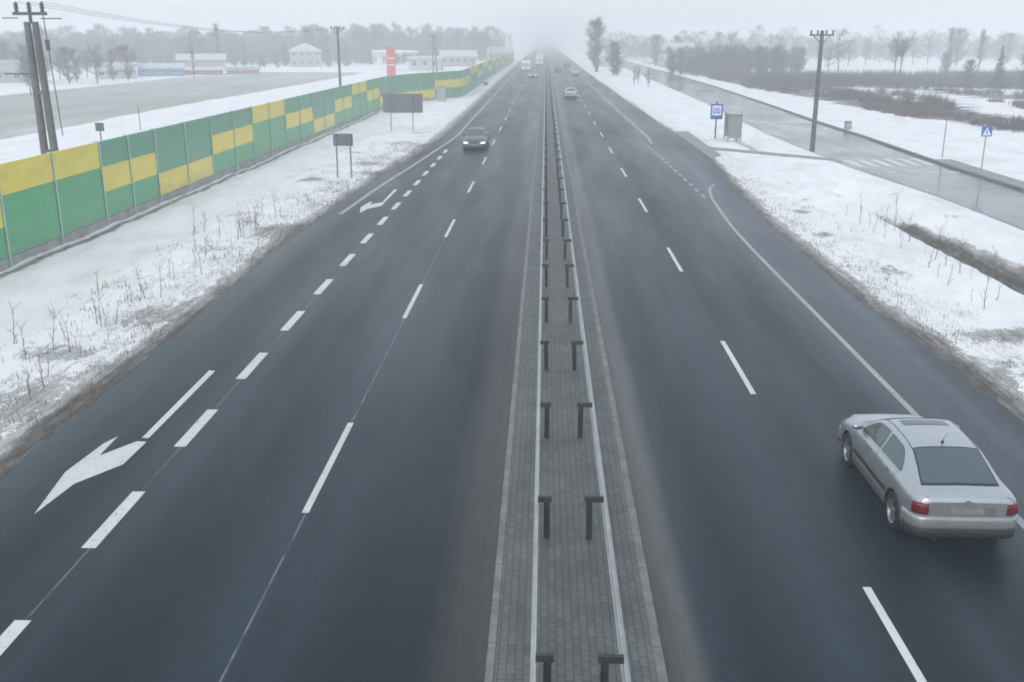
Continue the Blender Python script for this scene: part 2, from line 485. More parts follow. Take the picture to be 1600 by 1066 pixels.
def seg_fill(a, b, step):
    n = max(1, int(round((b - a) / step)))
    return [a + (b - a) * i / n for i in range(n)]
xs = seg_fill(-700, -200, 50) + seg_fill(-200, -60, 10) + seg_fill(-60, -22, 2) + seg_fill(-22, 30, 0.33) + seg_fill(30, 60, 1.5) + seg_fill(60, 200, 8) + seg_fill(200, 700, 50) + [700]
ys = seg_fill(-60, 5, 5) + seg_fill(5, 60, 0.36) + seg_fill(60, 100, 0.8) + seg_fill(100, 200, 2.5) + seg_fill(200, 500, 10) + seg_fill(500, 1300, 50) + [1300]

BARE_SPOTS = [(-13.9, 49, 0.8, 0.9, 0.45), (-12.4, 36, 1.2, 1.0, 0.51), (-13.2, 31, .8, .9, 0.42), (-11.9, 22.8, 1.3, 1.0, 0.54), (-13.8, 43.5, 1.1, .7, 0.54), (13.5, 24.0, 1.5, .8, 0.60), (11.6, 33, .7, 1.6, 0.54), (17.9, 44, .6, 1.2, 0.51), (17.6, 50.5, .5, .9, 0.54), (18.2, 37, .5, 1.6, 0.48), (12.6, 48.5, .5, .5, 0.60), (-13.4, 60.5, 1.2, .9, 0.54), (-12.9, 54.5, 1.1, 1.0, 0.83), (-11.0, 39.5, 0.9, 2.2, 0.68), (-12.6, 41.0, 0.8, 1.4, 0.52), (-11.2, 26.6, 0.9, 2.0, 0.60), (-11.2, 19.3, 1.3, 2.6, 0.63),
              (12.3, 25.2, 1.6, .9, 0.85), (11.2, 22.6, 1.2, 1.3, 0.45), (-11.0, 62, 1.4, 1.6, 0.68), (-10.8, 75, 1.6, 1.6, 0.60), (-10.5, 84, 1.6, 1.2, 0.52), (-10.2, 58, 1.0, 1.2, 0.60),
              (11.6, 45.0, 0.5, 0.8, 0.75), (11.2, 39.5, 0.5, 0.8, 0.75), (-12.9, 68, 1.0, 0.8, 0.75)]
def masks(x, y):
    le, re, sn, sf = interp(y, LEFT_EDGE), interp(y, RIGHT_EDGE), interp(y, SR_NEAR), interp(y, SR_FAR)
    bare = field = scrub = 0.0
    if x < le + 0.4:
        dd = le - x
        wdt = interp(y, [(0, 1.3), (30, 0.95), (60, 1.0), (90, 1.3), (400, 1.4)]) + 0.35 * noise.noise((1, y * 0.35, 2))
        bare = 0.92 * (1.0 - sstep(wdt * 0.15, wdt * 1.15, dd)) + 0.3 * (1 - sstep(0, .35, dd))
        bare = max(bare, 0.38 * (1 - sstep(1.2, 5.0, dd)))
        if x > -19:   # melted strip at the foot of the noise wall
            bare = max(bare, 1.0 - sstep(0.10, 0.34, abs(x + 17.75)))
        elif y < 135: bare = max(bare, 0.55 * (1 - sstep(0.6, 2.0, abs(x + 18.9))))
    if x > re - 0.4 and x < sn:
        dd = x - re
        wdt = interp(y, [(0, 1.3), (30, 1.1), (50, 0.85), (58, 0.55)]) + 0.25 * noise.noise((7, y * 0.4, 2))
        bare = 0.92 * (1.0 - sstep(wdt * 0.25, wdt * 1.1, dd)) + 0.3 * (1 - sstep(0, .45, dd))
        bare = max(bare, 0.38 * (1 - sstep(1.0, 3.6, dd)))
        if 29 < y < 50 or 75 < y < 88:
            bare = max(bare, (1.25 if y < 46 else 0.7) * math.exp(-((x - (16.35 if y < 45 else 16.3)) / interp(y, [(30, .75), (40, .5), (46, .3)])) ** 4))
        bare = max(bare, 0.24 * (1 - sstep(0.4, 2.4, sn - x)))
        if 56 < y < 92 and x < 13.4: bare = max(bare, 0.42 * sstep(13.2, 12.4, x) * sstep(56, 60, y) * sstep(92, 86, y))
    for bx, by, sx, sy, k in BARE_SPOTS:
        if abs(x - bx) < 3 * sx and abs(y - by) < 3 * sy:
            bare = max(bare, k * math.exp(-((x - bx) / sx) ** 2 - ((y - by) / sy) ** 2) + (bare if bare > .4 else bare * .3))
    if x > sf:
        bare = max(bare, 0.9 * (1 - sstep(0.1, 0.5, x - sf)) * (0 if y < 75 else 1))
        lim = interp(y, [(70, 46), (82, 39), (100, 35.5), (122, 33.5), (173, 31), (230, 31)])
        scrub = 0.66 * sstep(lim - 1.5, lim + 4, x)
        if x > 45: scrub *= 0.75 + 0.5 * noise.noise((x * 0.05, y * 0.03, 8))
        far = interp(x, [(30, 400), (60, 225), (80, 205), (110, 210), (160, 190), (300, 300)])
        scrub *= 1 - sstep(far - 8, far + 8, y)
        if x < lim: scrub = max(scrub, 0.35 * sstep(85, 110, y) * sstep(lim - 4, lim, x))
    if -76 < x < -38 and y > 20:
        field = sstep(-41, -44, x) * sstep(-77, -72, x) * (1 - sstep(225, 260, y))
    return bare, field, scrub

verts = []; bare_a = []; field_a = []; scrub_a = []
for y in ys:
    for x in xs:
        verts.append((x, y, ground_z(x, y)))
        b_, f_, s_ = masks(x, y)
        bare_a.append(b_); field_a.append(f_); scrub_a.append(s_)
nx = len(xs)
faces = [(j * nx + i, j * nx + i + 1, (j + 1) * nx + i + 1, (j + 1) * nx + i) for j in range(len(ys) - 1) for i in range(nx - 1)]
me = bpy.data.meshes.new('ground')
me.from_pydata(verts, [], faces)
for nm_, arr in (('bare', bare_a), ('field', field_a), ('scrub', scrub_a)):
    a = me.attributes.new(nm_, 'FLOAT', 'POINT'); a.data.foreach_set('value', arr)
me.polygons.foreach_set('use_smooth', [True] * len(faces))
me.materials.append(M['ground'])
g_o = bpy.data.objects.new('ground', me); col.objects.link(g_o); tag(g_o, kind='structure')

# ------------------------------------------------------------------ roads
def ribbon(name, ea, eb, z, mat, ystart=-50, yend=1250, wob=0.0, kind='structure', step=None):
    yy = set([ystart, yend])
    for p in list(ea) + list(eb):
        if ystart < p[0] < yend: yy.add(p[0])
    y = ystart
    while y < yend:
        yy.add(round(y, 3)); y += (0.5 if y < 70 else 2 if y < 160 else 10) if wob else 5
    yy = sorted(yy)
    vs = []; 
    for y in yy:
        k = wob * (noise.noise((3, y * 0.9, 0)) + 0.6 * noise.noise((3, y * 3.1, 4)))
        k2 = wob * (noise.noise((8, y * 0.9, 0)) + 0.6 * noise.noise((8, y * 3.1, 4)))
        vs += [(interp(y, ea) + k, y, z), (interp(y, eb) + k2, y, z)]
    fs = [(2 * i, 2 * i + 1, 2 * i + 3, 2 * i + 2) for i in range(len(yy) - 1)]
    b = MB(); b.add(vs, fs)
    o = b.build(name, mat)
    if kind: tag(o, kind=kind)
    return o
ribbon('road', LEFT_EDGE, RIGHT_EDGE, 0.0, M['asphalt'], wob=0.13)
ribbon('service_road', SR_NEAR, SR_FAR, 0.0, M['wet'], wob=0.06)

# median island: paving slab between kerbs
md = MB(); md.box(-0.56, 1.42, -40, 700, -0.02, 0.12); o = md.build('median_paving', M['paving']); tag(o, kind='structure')
kb = MB()
y = -10.0
while y < 240:
    kb.box(-0.665, -0.565, y + 0.008, y + 0.992, -0.02, 0.125)
    kb.box(1.425, 1.545, y + 0.008, y + 0.992, -0.02, 0.105)
    y += 1.0
kb.box(-0.665, -0.565, 240, 700, -0.02, 0.125); kb.box(1.425, 1.545, 240, 700, -0.02, 0.105)
tag(kb.build('median_kerb', M['kerb']), kind='structure')

# service road far kerb and footpath; footpath between bus stop and crossing
b = MB()
yy = [y for y in seg_fill(-20, 260, 2.0)]
for a, c in zip(yy, yy[1:]):
    xa, xb = interp(a, SR_FAR), interp(c, SR_FAR)
    b.prism([(xa, a), (xa + 0.2, a), (xb + 0.2, c), (xb, c)], -0.02, 0.13)
tag(b.build('service_road_kerb', M['kerb']), kind='structure')
b = MB()
yy = [y for y in seg_fill(-20, 67, 1.5)]
for a, c in zip(yy, yy[1:]):
    xa, xb = interp(a, SR_FAR) + .21, interp(c, SR_FAR) + .21
    b.prism([(xa, a), (xa + 1.15, a), (xb + 1.15, c), (xb, c)], -0.02, 0.115)
tag(b.build('footpath', M['path']), kind='structure')
b = MB()
pth = [(11.6, 72.6), (13.0, 71.4), (16, 68.2), (18.9, 65.4)]
for (xa, ya), (xb, yb) in zip(pth, pth[1:]):
    b.prism([(xa, ya - .9), (xb, yb - .9), (xb, yb + .9), (xa, ya + .9)], 0.0, 0.075)
tag(b.build('footpath', M['path']), kind='structure')
b = MB()
b.prism([(10.9, 66), (11.9, 68), (12.1, 86), (10.9, 86)], 0.0, 0.06)
tag(b.build('bus_platform', M['path']), kind='structure')

# ------------------------------------------------------------------ painted markings
b = MB()
y = -8.25
k = 0
# lane lines: 4 m dash, 8 m gap
def flat(b, x0, x1, y0, y1, z=0.004): b.add([(x0, y0, z), (x1, y0, z), (x1, y1, z), (x0, y1, z)], [(0, 1, 2, 3)])
y0 = 14.77 - 24
while y0 < 420:
    flat(b, -3.97, -3.85, y0, y0 + 4.03); y0 += 12.0
y0 = 8.55 - 12
while y0 < 420:
    flat(b, 4.60, 4.72, y0, y0 + 4.05); y0 += 12.12
tag(b.build('lane_marking', M['paint']), kind='structure')
b = MB()
y0 = 9.52 - 8
while y0 < 72:
    flat(b, -7.09, -6.86, y0, y0 + 2.0); y0 += 3.985
tag(b.build('exit_lane_marking', M['paint']), kind='structure')
b = MB()
def line(b, pts, wd, z=0.004):
    n = len(pts); L = []
    for i, (x, y) in enumerate(pts):
        a = Vector(pts[max(0, i - 1)]); c = Vector(pts[min(n - 1, i + 1)])
        t = (c - a).normalized(); nn = Vector((-t.y, t.x)) * wd / 2
        L += [(x + nn.x, y + nn.y, z), (x - nn.x, y - nn.y, z)]
    b.add(L, [(2 * i, 2 * i + 1, 2 * i + 3, 2 * i + 2) for i in range(n - 1)])
line(b, [(7.77, -20), (7.79, 24), (7.78, 36.5), (7.85, 41), (8.02, 44.9), (8.25, 49), (8.45, 51), (8.75, 52.9), (9.2, 54.3)], 0.14)
line(b, [(8.05, 76), (8.25, 81), (8.1, 100), (8.0, 130), (7.5, 217), (7.5, 600)], 0.22)
line(b, [(-7.34, 600), (-7.34, 224), (-7.18, 102), (-7.13, 84), (-7.35, 77), (-7.71, 71), (-8.27, 60.7), (-8.62, 55.7), (-8.9, 50.4), (-9.15, 44)], 0.2)
y0 = 49.5
while y0 < 80:
    flat(b, lerp(7.95, 7.5, (y0 - 49.5) / 30) - .09, lerp(7.95, 7.5, (y0 - 49.5) / 30) + .09, y0, y0 + 1.0); y0 += 2.0
tag(b.build('edge_line', M['paint_worn']), kind='structure')
arrow = [(-8.37, 14.57), (-8.24, 15.75), (-7.72, 16.6), (-7.70, 17.68), (-7.90, 17.70), (-8.33, 16.98), (-8.37, 17.94), (-8.50, 17.58), (-8.63, 16.23)]
stem = [(-7.87, 17.86), (-7.73, 17.86), (-7.74, 21.99), (-7.90, 22.04)]
b = MB()
for dx, dy in ((0, 0), (0.05, 29.7)):
    for poly in (arrow, stem):
        b.add([(x + dx, y + dy, 0.0045) for x, y in poly], [tuple(range(len(poly)))])
tag(b.build('turn_arrow_marking', M['paint']), kind='structure')
b = MB()
for i in range(6):
    x0 = 19.3 + i * 0.93
    flat(b, x0, x0 + 0.5, 62.6 - 0.6 + i * .25, 66.4 - .6 + i * .25)
for i in range(4): flat(b, 20.2 + i * 1.2, 20.85 + i * 1.2, 59.6, 60.0)
tag(b.build('zebra_crossing', M['paint']), kind='structure')

# ------------------------------------------------------------------ guardrails on the median
def wbeam(b, x, side, y0, y1):
    prof = [(0.0, 0.44), (0.02, 0.455), (0.055, 0.49), (0.055, 0.53), (0.012, 0.57), (0.012, 0.62), (0.055, 0.66), (0.055, 0.70), (0.02, 0.735), (0.0, 0.75)]
    pts = [(x + side * px, z) for px, z in prof] + [(x + side * (px - 0.006 if 0 else px) - side * 0.008, z) for px, z in reversed(prof)]
    n = len(pts)
    vs = [(px, y0, z) for px, z in pts] + [(px, y1, z) for px, z in pts]
    b.add(vs, [(i, (i + 1) % n, n + (i + 1) % n, n + i) for i in range(n)])
for rx, px, side, lab in ((-0.055, 0.085, -1, 'galvanised steel guardrail along the left side of the paved median'),
                          (0.955, 0.735, 1, 'galvanised steel guardrail along the right side of the paved median')):
    root = empty('guardrail', (0, 0, 0)); tag(root, lab, 'guardrail', 'median guardrails')
    b = MB(); yy = -9.72
    while yy < 470:
        wbeam(b, rx, side, yy, yy + 4.33 if yy + 8 < 470 else 470); yy += 4.32
    b.build('rail', M['galv'], root)
    pb = MB()
    pb.box(-0.038, 0.038, -0.012, 0.012, -0.05, 0.69)          # web
    pb.box(-0.046, -0.038, -0.04, 0.04, -0.05, 0.69); pb.box(0.038, 0.046, -0.04, 0.04, -0.05, 0.69)
    post0 = pb.build('post', M['galv_dark'], root)
    bb = MB()
    xin, xout = 0.075 * (1 if side < 0 else -1), (rx - px) + 0.005 * side * -1
    x0, x1 = min(xin, xout), max(xin, xout)
    bb.box(x0, x1, -0.032, 0.032, 0.69, 0.715); bb.box(x0, x1, -0.04, -0.032, 0.635, 0.69)
    br0 = bb.build('bracket', M['galv_dark'], post0)
    ystart = 9.72
    for i in range(98):
        p_ = post0 if i == 0 else link_copy(post0, root)
        p_.location = (px, ystart + i * 4.085, 0.12)
        p_.rotation_euler = (R(random.Random(i * 3 + side).uniform(-1.5, 1.5)), R(random.Random(i + 40).uniform(-1.5, 1.5)), R(random.Random(i + 7).uniform(-4, 4)))

# ------------------------------------------------------------------ noise barrier
def barrier(label, pts, rows, pattern, start=0, group='noise barrier sections', H=3.52, base=0.42):
    root = empty('noise_barrier', (pts[0][0], pts[0][1], 0)); tag(root, label, 'noise barrier', group)
    ox, oy = pts[0]
    rh = (H - base) / 3
    pl = MB(); post = None
    for i, ((xa, ya), (xb, yb)) in enumerate(zip(pts, pts[1:])):
        a = math.atan2(yb - ya, xb - xa); L = math.hypot(xb - xa, yb - ya)
        mt = Matrix.Translation((xa - ox, ya - oy, 0)) @ Matrix.Rotation(a, 4, 'Z')
        pl.box(0.07, L - 0.07, -0.06, 0.06, -0.6, base - 0.01, mat=mt)
        for (r0, r1, c) in pattern(i + start):
            pb = MB(); pb.box(0.043, L - 0.043, -0.045, 0.045, base + rh * r0 + 0.004, base + rh * r1 - 0.004, mat=mt)
            pc = pb.build('panel', M[c], root)
            if c == 'yellow': pc['label'] = 'yellow noise barrier panel'
    pl.build('plinth', M['concrete'], root)
    pm = MB()
    pm.box(-0.042, 0.042, -0.09, -0.075, -0.5, H + 0.03); pm.box(-0.042, 0.042, 0.075, 0.09, -0.5, H + 0.03); pm.box(-0.012, 0.012, -0.074, 0.074, -0.5, H + 0.03)
    post0 = pm.build('post', M['barrier_post'], root)
    for i, (xa, ya) in enumerate(pts):
        nb = pts[min(i + 1, len(pts) - 1)] if i < len(pts) - 1 else pts[i]
        pv = pts[i - 1] if i == len(pts) - 1 else pts[i]
        a = math.atan2(nb[1] - pv[1], nb[0] - pv[0])
        p_ = post0 if i == 0 else link_copy(post0, root)
        p_.location = (xa - ox, ya - oy, 0); p_.rotation_euler = (0, 0, a)
    return root
def pat_main(i):
    k = (i // 2) % 4
    if k == 0: return [(0, 2, 'green'), (2, 3, 'yellow')]
    if k == 1: return [(0, 1, 'green'), (1, 2, 'yellow'), (2, 3, 'teal')]
    if k == 2: return [(0, 1, 'yellow'), (1, 3, 'teal')]
    return [(0, 1, 'green'), (1, 2, 'yellow'), (2, 3, 'teal')]
PY = [8.4, 12.4, 16.4, 20.4, 24.4, 28.45, 32.5, 36.35, 40.35, 43.25, 46.3, 50.3, 54.3, 58.4, 62.3, 66.3, 70.3, 74.6, 78.8, 83, 87.1, 91.2, 95.2, 99.2, 103.2, 107.2, 111.2, 115.2]
# bays from 32.5 to 40.35 are the first (yellow on top) block
barrier('green and yellow chequered noise wall beside the verge, long near section', [(-18.2, y) for y in PY], 3, pat_main, start=2)
def pat_diag(i): return [(0, 1, 'green'), (1, 2, 'yellow'), (2, 3, 'teal')] if i % 2 else [(0, 1, 'teal'), (1, 2, 'green'), (2, 3, 'yellow')]
def pat_step(i):
    if i < 4: return [(0, 1, 'yellow'), (1, 3, 'teal')]
    return [(0, 1, 'green'), (1, 2, 'yellow'), (2, 3, 'teal')]
barrier('green noise wall section turning in towards the road behind the cabinet', [(-18.2, 115.6), (-17.5, 119.4), (-16.8, 123.2), (-15.7, 127.0), (-14.2, 130.6), (-12.7, 134.2), (-11.3, 137.8)], 3, pat_step)
def pat_far(i):
    return [(0, 2, 'green'), (2, 3, 'yellow')] if (i // 2) % 2 else [(0, 1, 'green'), (1, 2, 'yellow'), (2, 3, 'teal')]
fp = [(-11.3 - 0.0012 * (y - 137.8), y) for y in [138.2 + 8 * i for i in range(30)]]
barrier('far striped noise wall section fading into the haze along the road', fp, 3, pat_far)

# ------------------------------------------------------------------ utility poles and wires
def a_pole(loc):
    root = empty('utility_pole', loc); tag(root, 'twin-legged concrete power pole with crossarm behind the chequered noise wall', 'utility pole', 'power poles')
    for s in (-1, 1):
        b = MB(); b.bar((0.27 * s + 0.10, 0, -0.3), (0.19 * s, 0, 8.3), 0.20, 0.155, 14); b.build('leg', M['pole'], root)
    for cx_, z0_, z1_ in ((.24, 2.2, 2.36), (.22, 5.0, 5.15), (.2, 8.2, 8.3)):
        b = MB(); b.box(-cx_, cx_, -0.11, 0.11, z0_, z1_); b.build('crosspiece', M['pole'], root)
    b = MB(); b.box(-.8, .8, -0.07, 0.07, 8.6, 8.74); b.bar((0, 0, 8.2), (0, 0, 8.95), 0.08); b.box(-1.35, -0.6, -0.03, 0.03, 8.45, 8.5); b.box(0.5, 1.5, -0.03, 0.03, 8.42, 8.47)
    b.box(-1.6, -0.2, -0.03, 0.03, 5.9, 5.95)
    b.build('crossarm', M['darksteel'], root)
    for x in (-0.62, 0.0, 0.62):
        b = MB(); b.lathe([(0.03, 8.72), (0.11, 8.78), (0.06, 8.85), (0.12, 8.92), (0.07, 9.0), (0.11, 9.08), (0.03, 9.2)], Matrix.Translation((x, 0, 0)), 12); b.build('insulator', M['insul'], root)
    b = MB(); b.bar((0.62, 0, 8.6), (0.80, 0.05, 3.0), 0.025); b.box(0.60, 0.72, -.1, .1, 7.0, 7.5); b.build('cable_duct', M['darksteel'], root)
    return root
a_pole((-24.3, 48.4, 0))
def pole(loc, h, lab, arms=True, r=0.16):
    root = empty('utility_pole', loc); tag(root, lab, 'utility pole', 'power poles')
    b = MB(); b.bar((0, 0, -0.3), (0, 0, h), r * 1.15, r * 0.8, 12); b.build('shaft', M['pole'], root)
    if arms:
        b = MB(); b.box(-0.85, 0.85, -0.05, 0.05, h - 0.35, h - 0.25); b.bar((-0.6, 0, h - 0.33), (0, 0, h - 0.9), 0.03); b.bar((0.6, 0, h - 0.33), (0, 0, h - 0.9), 0.03); b.build('crossarm', M['darksteel'], root)
        for x in (-0.75, -0.3, 0.3, 0.75):
            b = MB(); b.lathe([(0.02, h - .25), (0.08, h - .2), (0.05, h - .12), (0.08, h - .06), (0.02, h + .05)], Matrix.Translation((x, 0, 0)), 8); b.build('insulator', M['insul'], root)
    return root
pole((-24.3, 120.5, 0), 9.0, 'single slim power pole rising behind the noise wall beyond the twin-legged pole')
p3 = pole((-24.3, 221.5, 0), 8.6, 'faint double power pole standing in haze right of the red pylon', r=0.13)
b = MB(); b.bar((0.9, 0, -0.3), (0.35, 0, 8.4), 0.16, 0.12, 8); b.build('leg', M['pole'], p3)
pole((19.25, 73.1, 0), 8.1, 'tall concrete power pole on the verge beside the wet service road', r=0.155)
def wires(name, a, b_, xs_, z0, z1, lab, grp=None):
    for x in xs_:
        m_ = MB(); n = 16; pts = []
        for i in range(n + 1):
            t = i / n
            p = Vector(a).lerp(Vector(b_), t); p.x += x; p.z = lerp(z0, z1, t) - 4 * t * (1 - t) * (Vector(a) - Vector(b_)).length * 0.014
            pts.append(p)
        for p, q in zip(pts, pts[1:]): m_.bar(p, q, 0.010, n=4, caps=False)
        o = m_.build(name, M['wire']); tag(o, lab, 'power line', grp)
wires('overhead_wire', (-24.3, 48.4, 0), (-24.3, 120.5, 0), (-0.62, 0, 0.62), 9.2, 9.0, 'thin overhead wire strung from the twin-legged pole to the slim pole', 'overhead wires over the field edge')
wires('overhead_wire', (-24.3, 120.5, 0), (-24.3, 221.5, 0), (-0.3, 0.3), 9.0, 8.6, 'faint overhead wire running on from the slim pole into the haze', 'overhead wires into the haze')

# ------------------------------------------------------------------ signs, shelter, cabinets
def big_sign(x0, x1, y, z0, z1, legs, lab, brace=False):
    root = empty('road_sign', ((x0 + x1) / 2, y, 0)); tag(root, lab, 'road sign', 'road signs seen from behind on the left verge')
    cx = (x0 + x1) / 2
    b = MB(); b.box(x0 - cx, x1 - cx, -0.02, 0.02, z0, z1)
    b.build('panel', M['signback'], root)
    b = MB()
    nr = 3
    for i in range(nr): zz = lerp(z0, z1, (i + 0.5) / nr); b.box(x0 - cx + .04, x1 - cx - .04, -0.055, -0.022, zz - .025, zz + .025)
    b.box(x0 - cx, x1 - cx, -0.03, 0.03, z1, z1 + 0.03)
    b.build('stiffener', M['signback'], root)
    for lx in legs:
        b = MB(); b.bar((lx - cx, -0.09, -0.3), (lx - cx, -0.09, z1 - 0.05), 0.042, n=10); b.build('leg', M['steel'], root)
    return root
big_sign(-13.60, -10.26, 84.9, 1.62, 3.14, (-12.95, -11.1), 'large grey sign back on two legs in front of the noise wall', True)
big_sign(-11.80, -10.70, 55.8, 1.82, 2.46, (-11.62, -10.84), 'small grey sign back on two thin legs on the snowy verge')

# bus stop sign: blue plate, white field with bus symbol
root = empty('bus_stop_sign', (13.35, 79.6, 0)); tag(root, 'blue bus stop sign with white bus symbol beside the glass shelter', 'sign', 'blue signs')
b = MB(); b.bar((0, 0.06, -0.2), (0, 0.06, 2.9), 0.06, n=10); b.build('post', M['darksteel'], root)
b = MB(); b.box(-0.47, 0.47, -0.02, 0.02, 1.55, 2.72); b.build('plate', M['blue'], root)
b = MB(); b.box(-0.34, 0.34, -0.026, -0.021, 1.84, 2.58); b.build('white_field', M['white'], root)
b = MB()
b.box(-0.26, 0.26, -0.032, -0.027, 2.04, 2.10); b.box(-0.26, 0.26, -0.032, -0.027, 2.24, 2.28); b.box(-0.24, 0.24, -0.032, -0.027, 2.38, 2.43)
for i in range(5): b.box(-0.26 + i * .12, -0.22 + i * .12, -0.0325, -0.0265, 2.10, 2.38)
for x in (-.15, .15): b.prism([(x + .06 * math.cos(t * .7854), 2.02 + .06 * math.sin(t * .7854)) for t in range(8)], 0.0265, 0.033, mat=Matrix.Rotation(R(90), 4, 'X'))
b.build('symbol', M['blue'], root)

# pedestrian crossing sign (blue square, white triangle, walking figure)
root = empty('crossing_sign', (25.68, 59.6, 0)); tag(root, 'small blue pedestrian crossing sign on a thin pole across the service road', 'sign', 'blue signs')
b = MB(); b.bar((0, 0.05, -0.2), (0, 0.05, 2.75), 0.032, n=8); b.build('post', M['steel'], root)
b = MB(); b.box(-0.30, 0.30, -0.015, 0.015, 2.1, 2.7); b.build('plate', M['blue'], root)
b = MB(); b.add([(-0.25, -0.019, 2.17), (0.25, -0.019, 2.17), (0, -0.019, 2.63)], [(0, 1, 2)]); b.build('triangle', M['white'], root)
b = MB()
for p, q, r in (((0, 2.36), (0.0, 2.46), .025), ((0, 2.36), (-.07, 2.22), .016), ((0, 2.36), (.07, 2.22), .016), ((0, 2.44), (-.07, 2.36), .012), ((0, 2.44), (.07, 2.38), .012), ((0, 2.49), (0, 2.52), .025)):
    b.bar((p[0], -0.024, p[1]), (q[0], -0.024, q[1]), r, n=6)
for v_i in range(len(b.v)): b.v[v_i] = (b.v[v_i][0], -0.024 + (b.v[v_i][1] + 0.024) * 0.1, b.v[v_i][2])
b.build('symbol', M['blackplastic'], root)

# thin bare pole at the crossing
root = empty('marker_pole', (26.15, 66.9, 0)); tag(root, 'thin bare grey pole at the far side of the zebra crossing', 'pole')
b = MB(); b.bar((0, 0, -0.2), (0, 0, 2.62), 0.036, 0.03, n=8); b.build('shaft', M['steel'], root)
b = MB(); b.lathe([(0.0, 2.66), (0.045, 2.63), (0.045, 2.58)], Matrix.Identity(4), 8); b.build('cap', M['darksteel'], root)

# glass bus shelter
root = empty('bus_shelter', (14.5, 78.6, 0)); tag(root, 'small glass bus shelter standing in snow beside the bus stop sign', 'bus shelter')
b = MB()
for x in (-0.5, 0.5):
    for y in (-0.8, 0.8): b.box(x - .03, x + .03, y - .03, y + .03, 0, 2.05)
for y in (-0.8, 0.8): b.box(-.48, .48, y - .025, y + .025, 0.25, 0.3)
b.box(-.48, -.52, -.79, .79, 2.0, 2.045); b.box(.48, .52, -.79, .79, 2.0, 2.045)
b.build('frame', M['steel'], root)
b = MB(); b.box(-0.6, 0.6, -0.95, 0.95, 2.05, 2.13); b.build('roof', M['galv'], root)
for (x0, x1, y0, y1) in ((-.46, .46, -.81, -.79), (-.46, .46, .79, .81), (.49, .51, -.76, .76)):
    b = MB(); b.box(x0, x1, y0, y1, 0.31, 2.0); b.build('pane', M['shelterglass'], root)
b = MB(); b.box(0.12, 0.44, -0.6, 0.6, 0.42, 0.47); b.box(.25, .31, -.5, -.44, 0, .42); b.box(.25, .31, .44, .5, 0, .42); b.build('bench', M['darksteel'], root)

# litter bin beyond the service road
root = empty('litter_bin', (24.75 + 1.6, 89.0, 0.02)); tag(root, 'small grey concrete litter bin on the snow beside the service road kerb', 'litter bin')
b = MB(); b.lathe([(0.0, 0.0), (0.27, 0.0), (0.3, 0.1), (0.31, 0.7), (0.25, 0.72), (0.24, 0.3), (0, 0.3)], Matrix.Identity(4), 16); b.build('body', M['concrete'], root)
b = MB(); b.lathe([(0.325, 0.58), (0.325, 0.66)], Matrix.Identity(4), 16); b.build('band', M['darksteel'], root)

# roadside cabinet in front of the far noise wall
root = empty('roadside_cabinet', (-12.95, 126.9, 0)); tag(root, 'pale grey metal cabinet standing in front of the turning noise wall', 'cabinet')
b = MB(); b.box(-.5, .5, -.35, .35, 0.15, 1.85); b.build('body', M['w_grey'], root)
b = MB(); b.box(-.56, .56, -.41, .41, 1.85, 1.95); b.build('roof', M['steel'], root)
b = MB(); b.box(-.55, .55, -.4, .4, -.1, 0.15); b.build('base', M['concrete'], root)
for s in (-1, 1):
    b = MB(); b.box(min(s * .02, s * .46), max(s * .02, s * .46), -.375, -.352, .22, 1.78); b.build('door', M['w_grey'], root)

# small marker with plate behind the noise wall, and thin stake
root = empty('marker_post', (-33.3, 74.6, 0)); tag(root, 'small dark box on a short post in snow behind the noise wall', 'marker')
b = MB(); b.bar((0, 0, 0), (0, 0, 1.2), .05); b.build('post', M['darksteel'], root)
b = MB(); b.box(-.28, .28, -.12, .12, .95, 1.55); b.build('box', M['darksteel'], root)
root = empty('marker_post', (-34.6, 85.4, 0)); tag(root, 'thin dark stake standing in snow right of the small dark box', 'marker')
b = MB(); b.bar((0, 0, 0), (0, 0, 1.9), .035, n=6); b.build('post', M['darksteel'], root)
b = MB(); b.bar((0, 0, 1.9), (0, 0, 1.96), .055, n=6); b.build('cap', M['darksteel'], root)
# ditch headwall and grate slabs on the right verge
root = empty('culvert_headwall', (16.1, 56.6, -0.1)); tag(root, 'low concrete culvert edge in the snowy ditch below the crossing', 'culvert')
b = MB(); b.box(-.9, .9, -.1, .1, -.5, .12); b.build('wall', M['concrete'], root)
b = MB(); b.lathe([(0.22, -0.14), (0.22, 0.12), (.27, .12), (.27, -.14), (.22, -.14)], Matrix.Translation((0, -.02, -.25)) @ Matrix.Rotation(R(90), 4, 'X'), 14); b.build('pipe', M['concrete'], root)
# small reflector posts by the road
for (x, y, lb) in ((-9.5, 163, 'small red roadside marker by the far left edge line'),):
    root = empty('road_marker', (x, y, 0)); tag(root, lb, 'marker')
    b = MB(); b.box(-.06, .06, -.04, .04, 0, 1.0); b.build('post', M['white'], root)
    b = MB(); b.box(-.35, .35, -.02, .02, 0.5, 1.05, mat=Matrix.Translation((0, -.07, 0))); b.build('plate', M['red'], root)

# ------------------------------------------------------------------ cars
def pchip(x, pts):
    n = len(pts)
    if x <= pts[0][0]: return pts[0][1]
    if x >= pts[-1][0]: return pts[-1][1]
    X = [p[0] for p in pts]; Y = [p[1] for p in pts]
    dl = [(Y[i + 1] - Y[i]) / (X[i + 1] - X[i]) for i in range(n - 1)]
    mm = [dl[0]] + [0 if dl[i - 1] * dl[i] <= 0 else 2 * dl[i - 1] * dl[i] / (dl[i - 1] + dl[i]) for i in range(1, n - 1)] + [dl[-1]]
    for i in range(n - 1):
        if x <= X[i + 1]:
            h = X[i + 1] - X[i]; t = (x - X[i]) / h
            return (2 * t**3 - 3 * t**2 + 1) * Y[i] + (t**3 - 2 * t**2 + t) * h * mm[i] + (-2 * t**3 + 3 * t**2) * Y[i + 1] + (t**3 - t**2) * h * mm[i + 1]

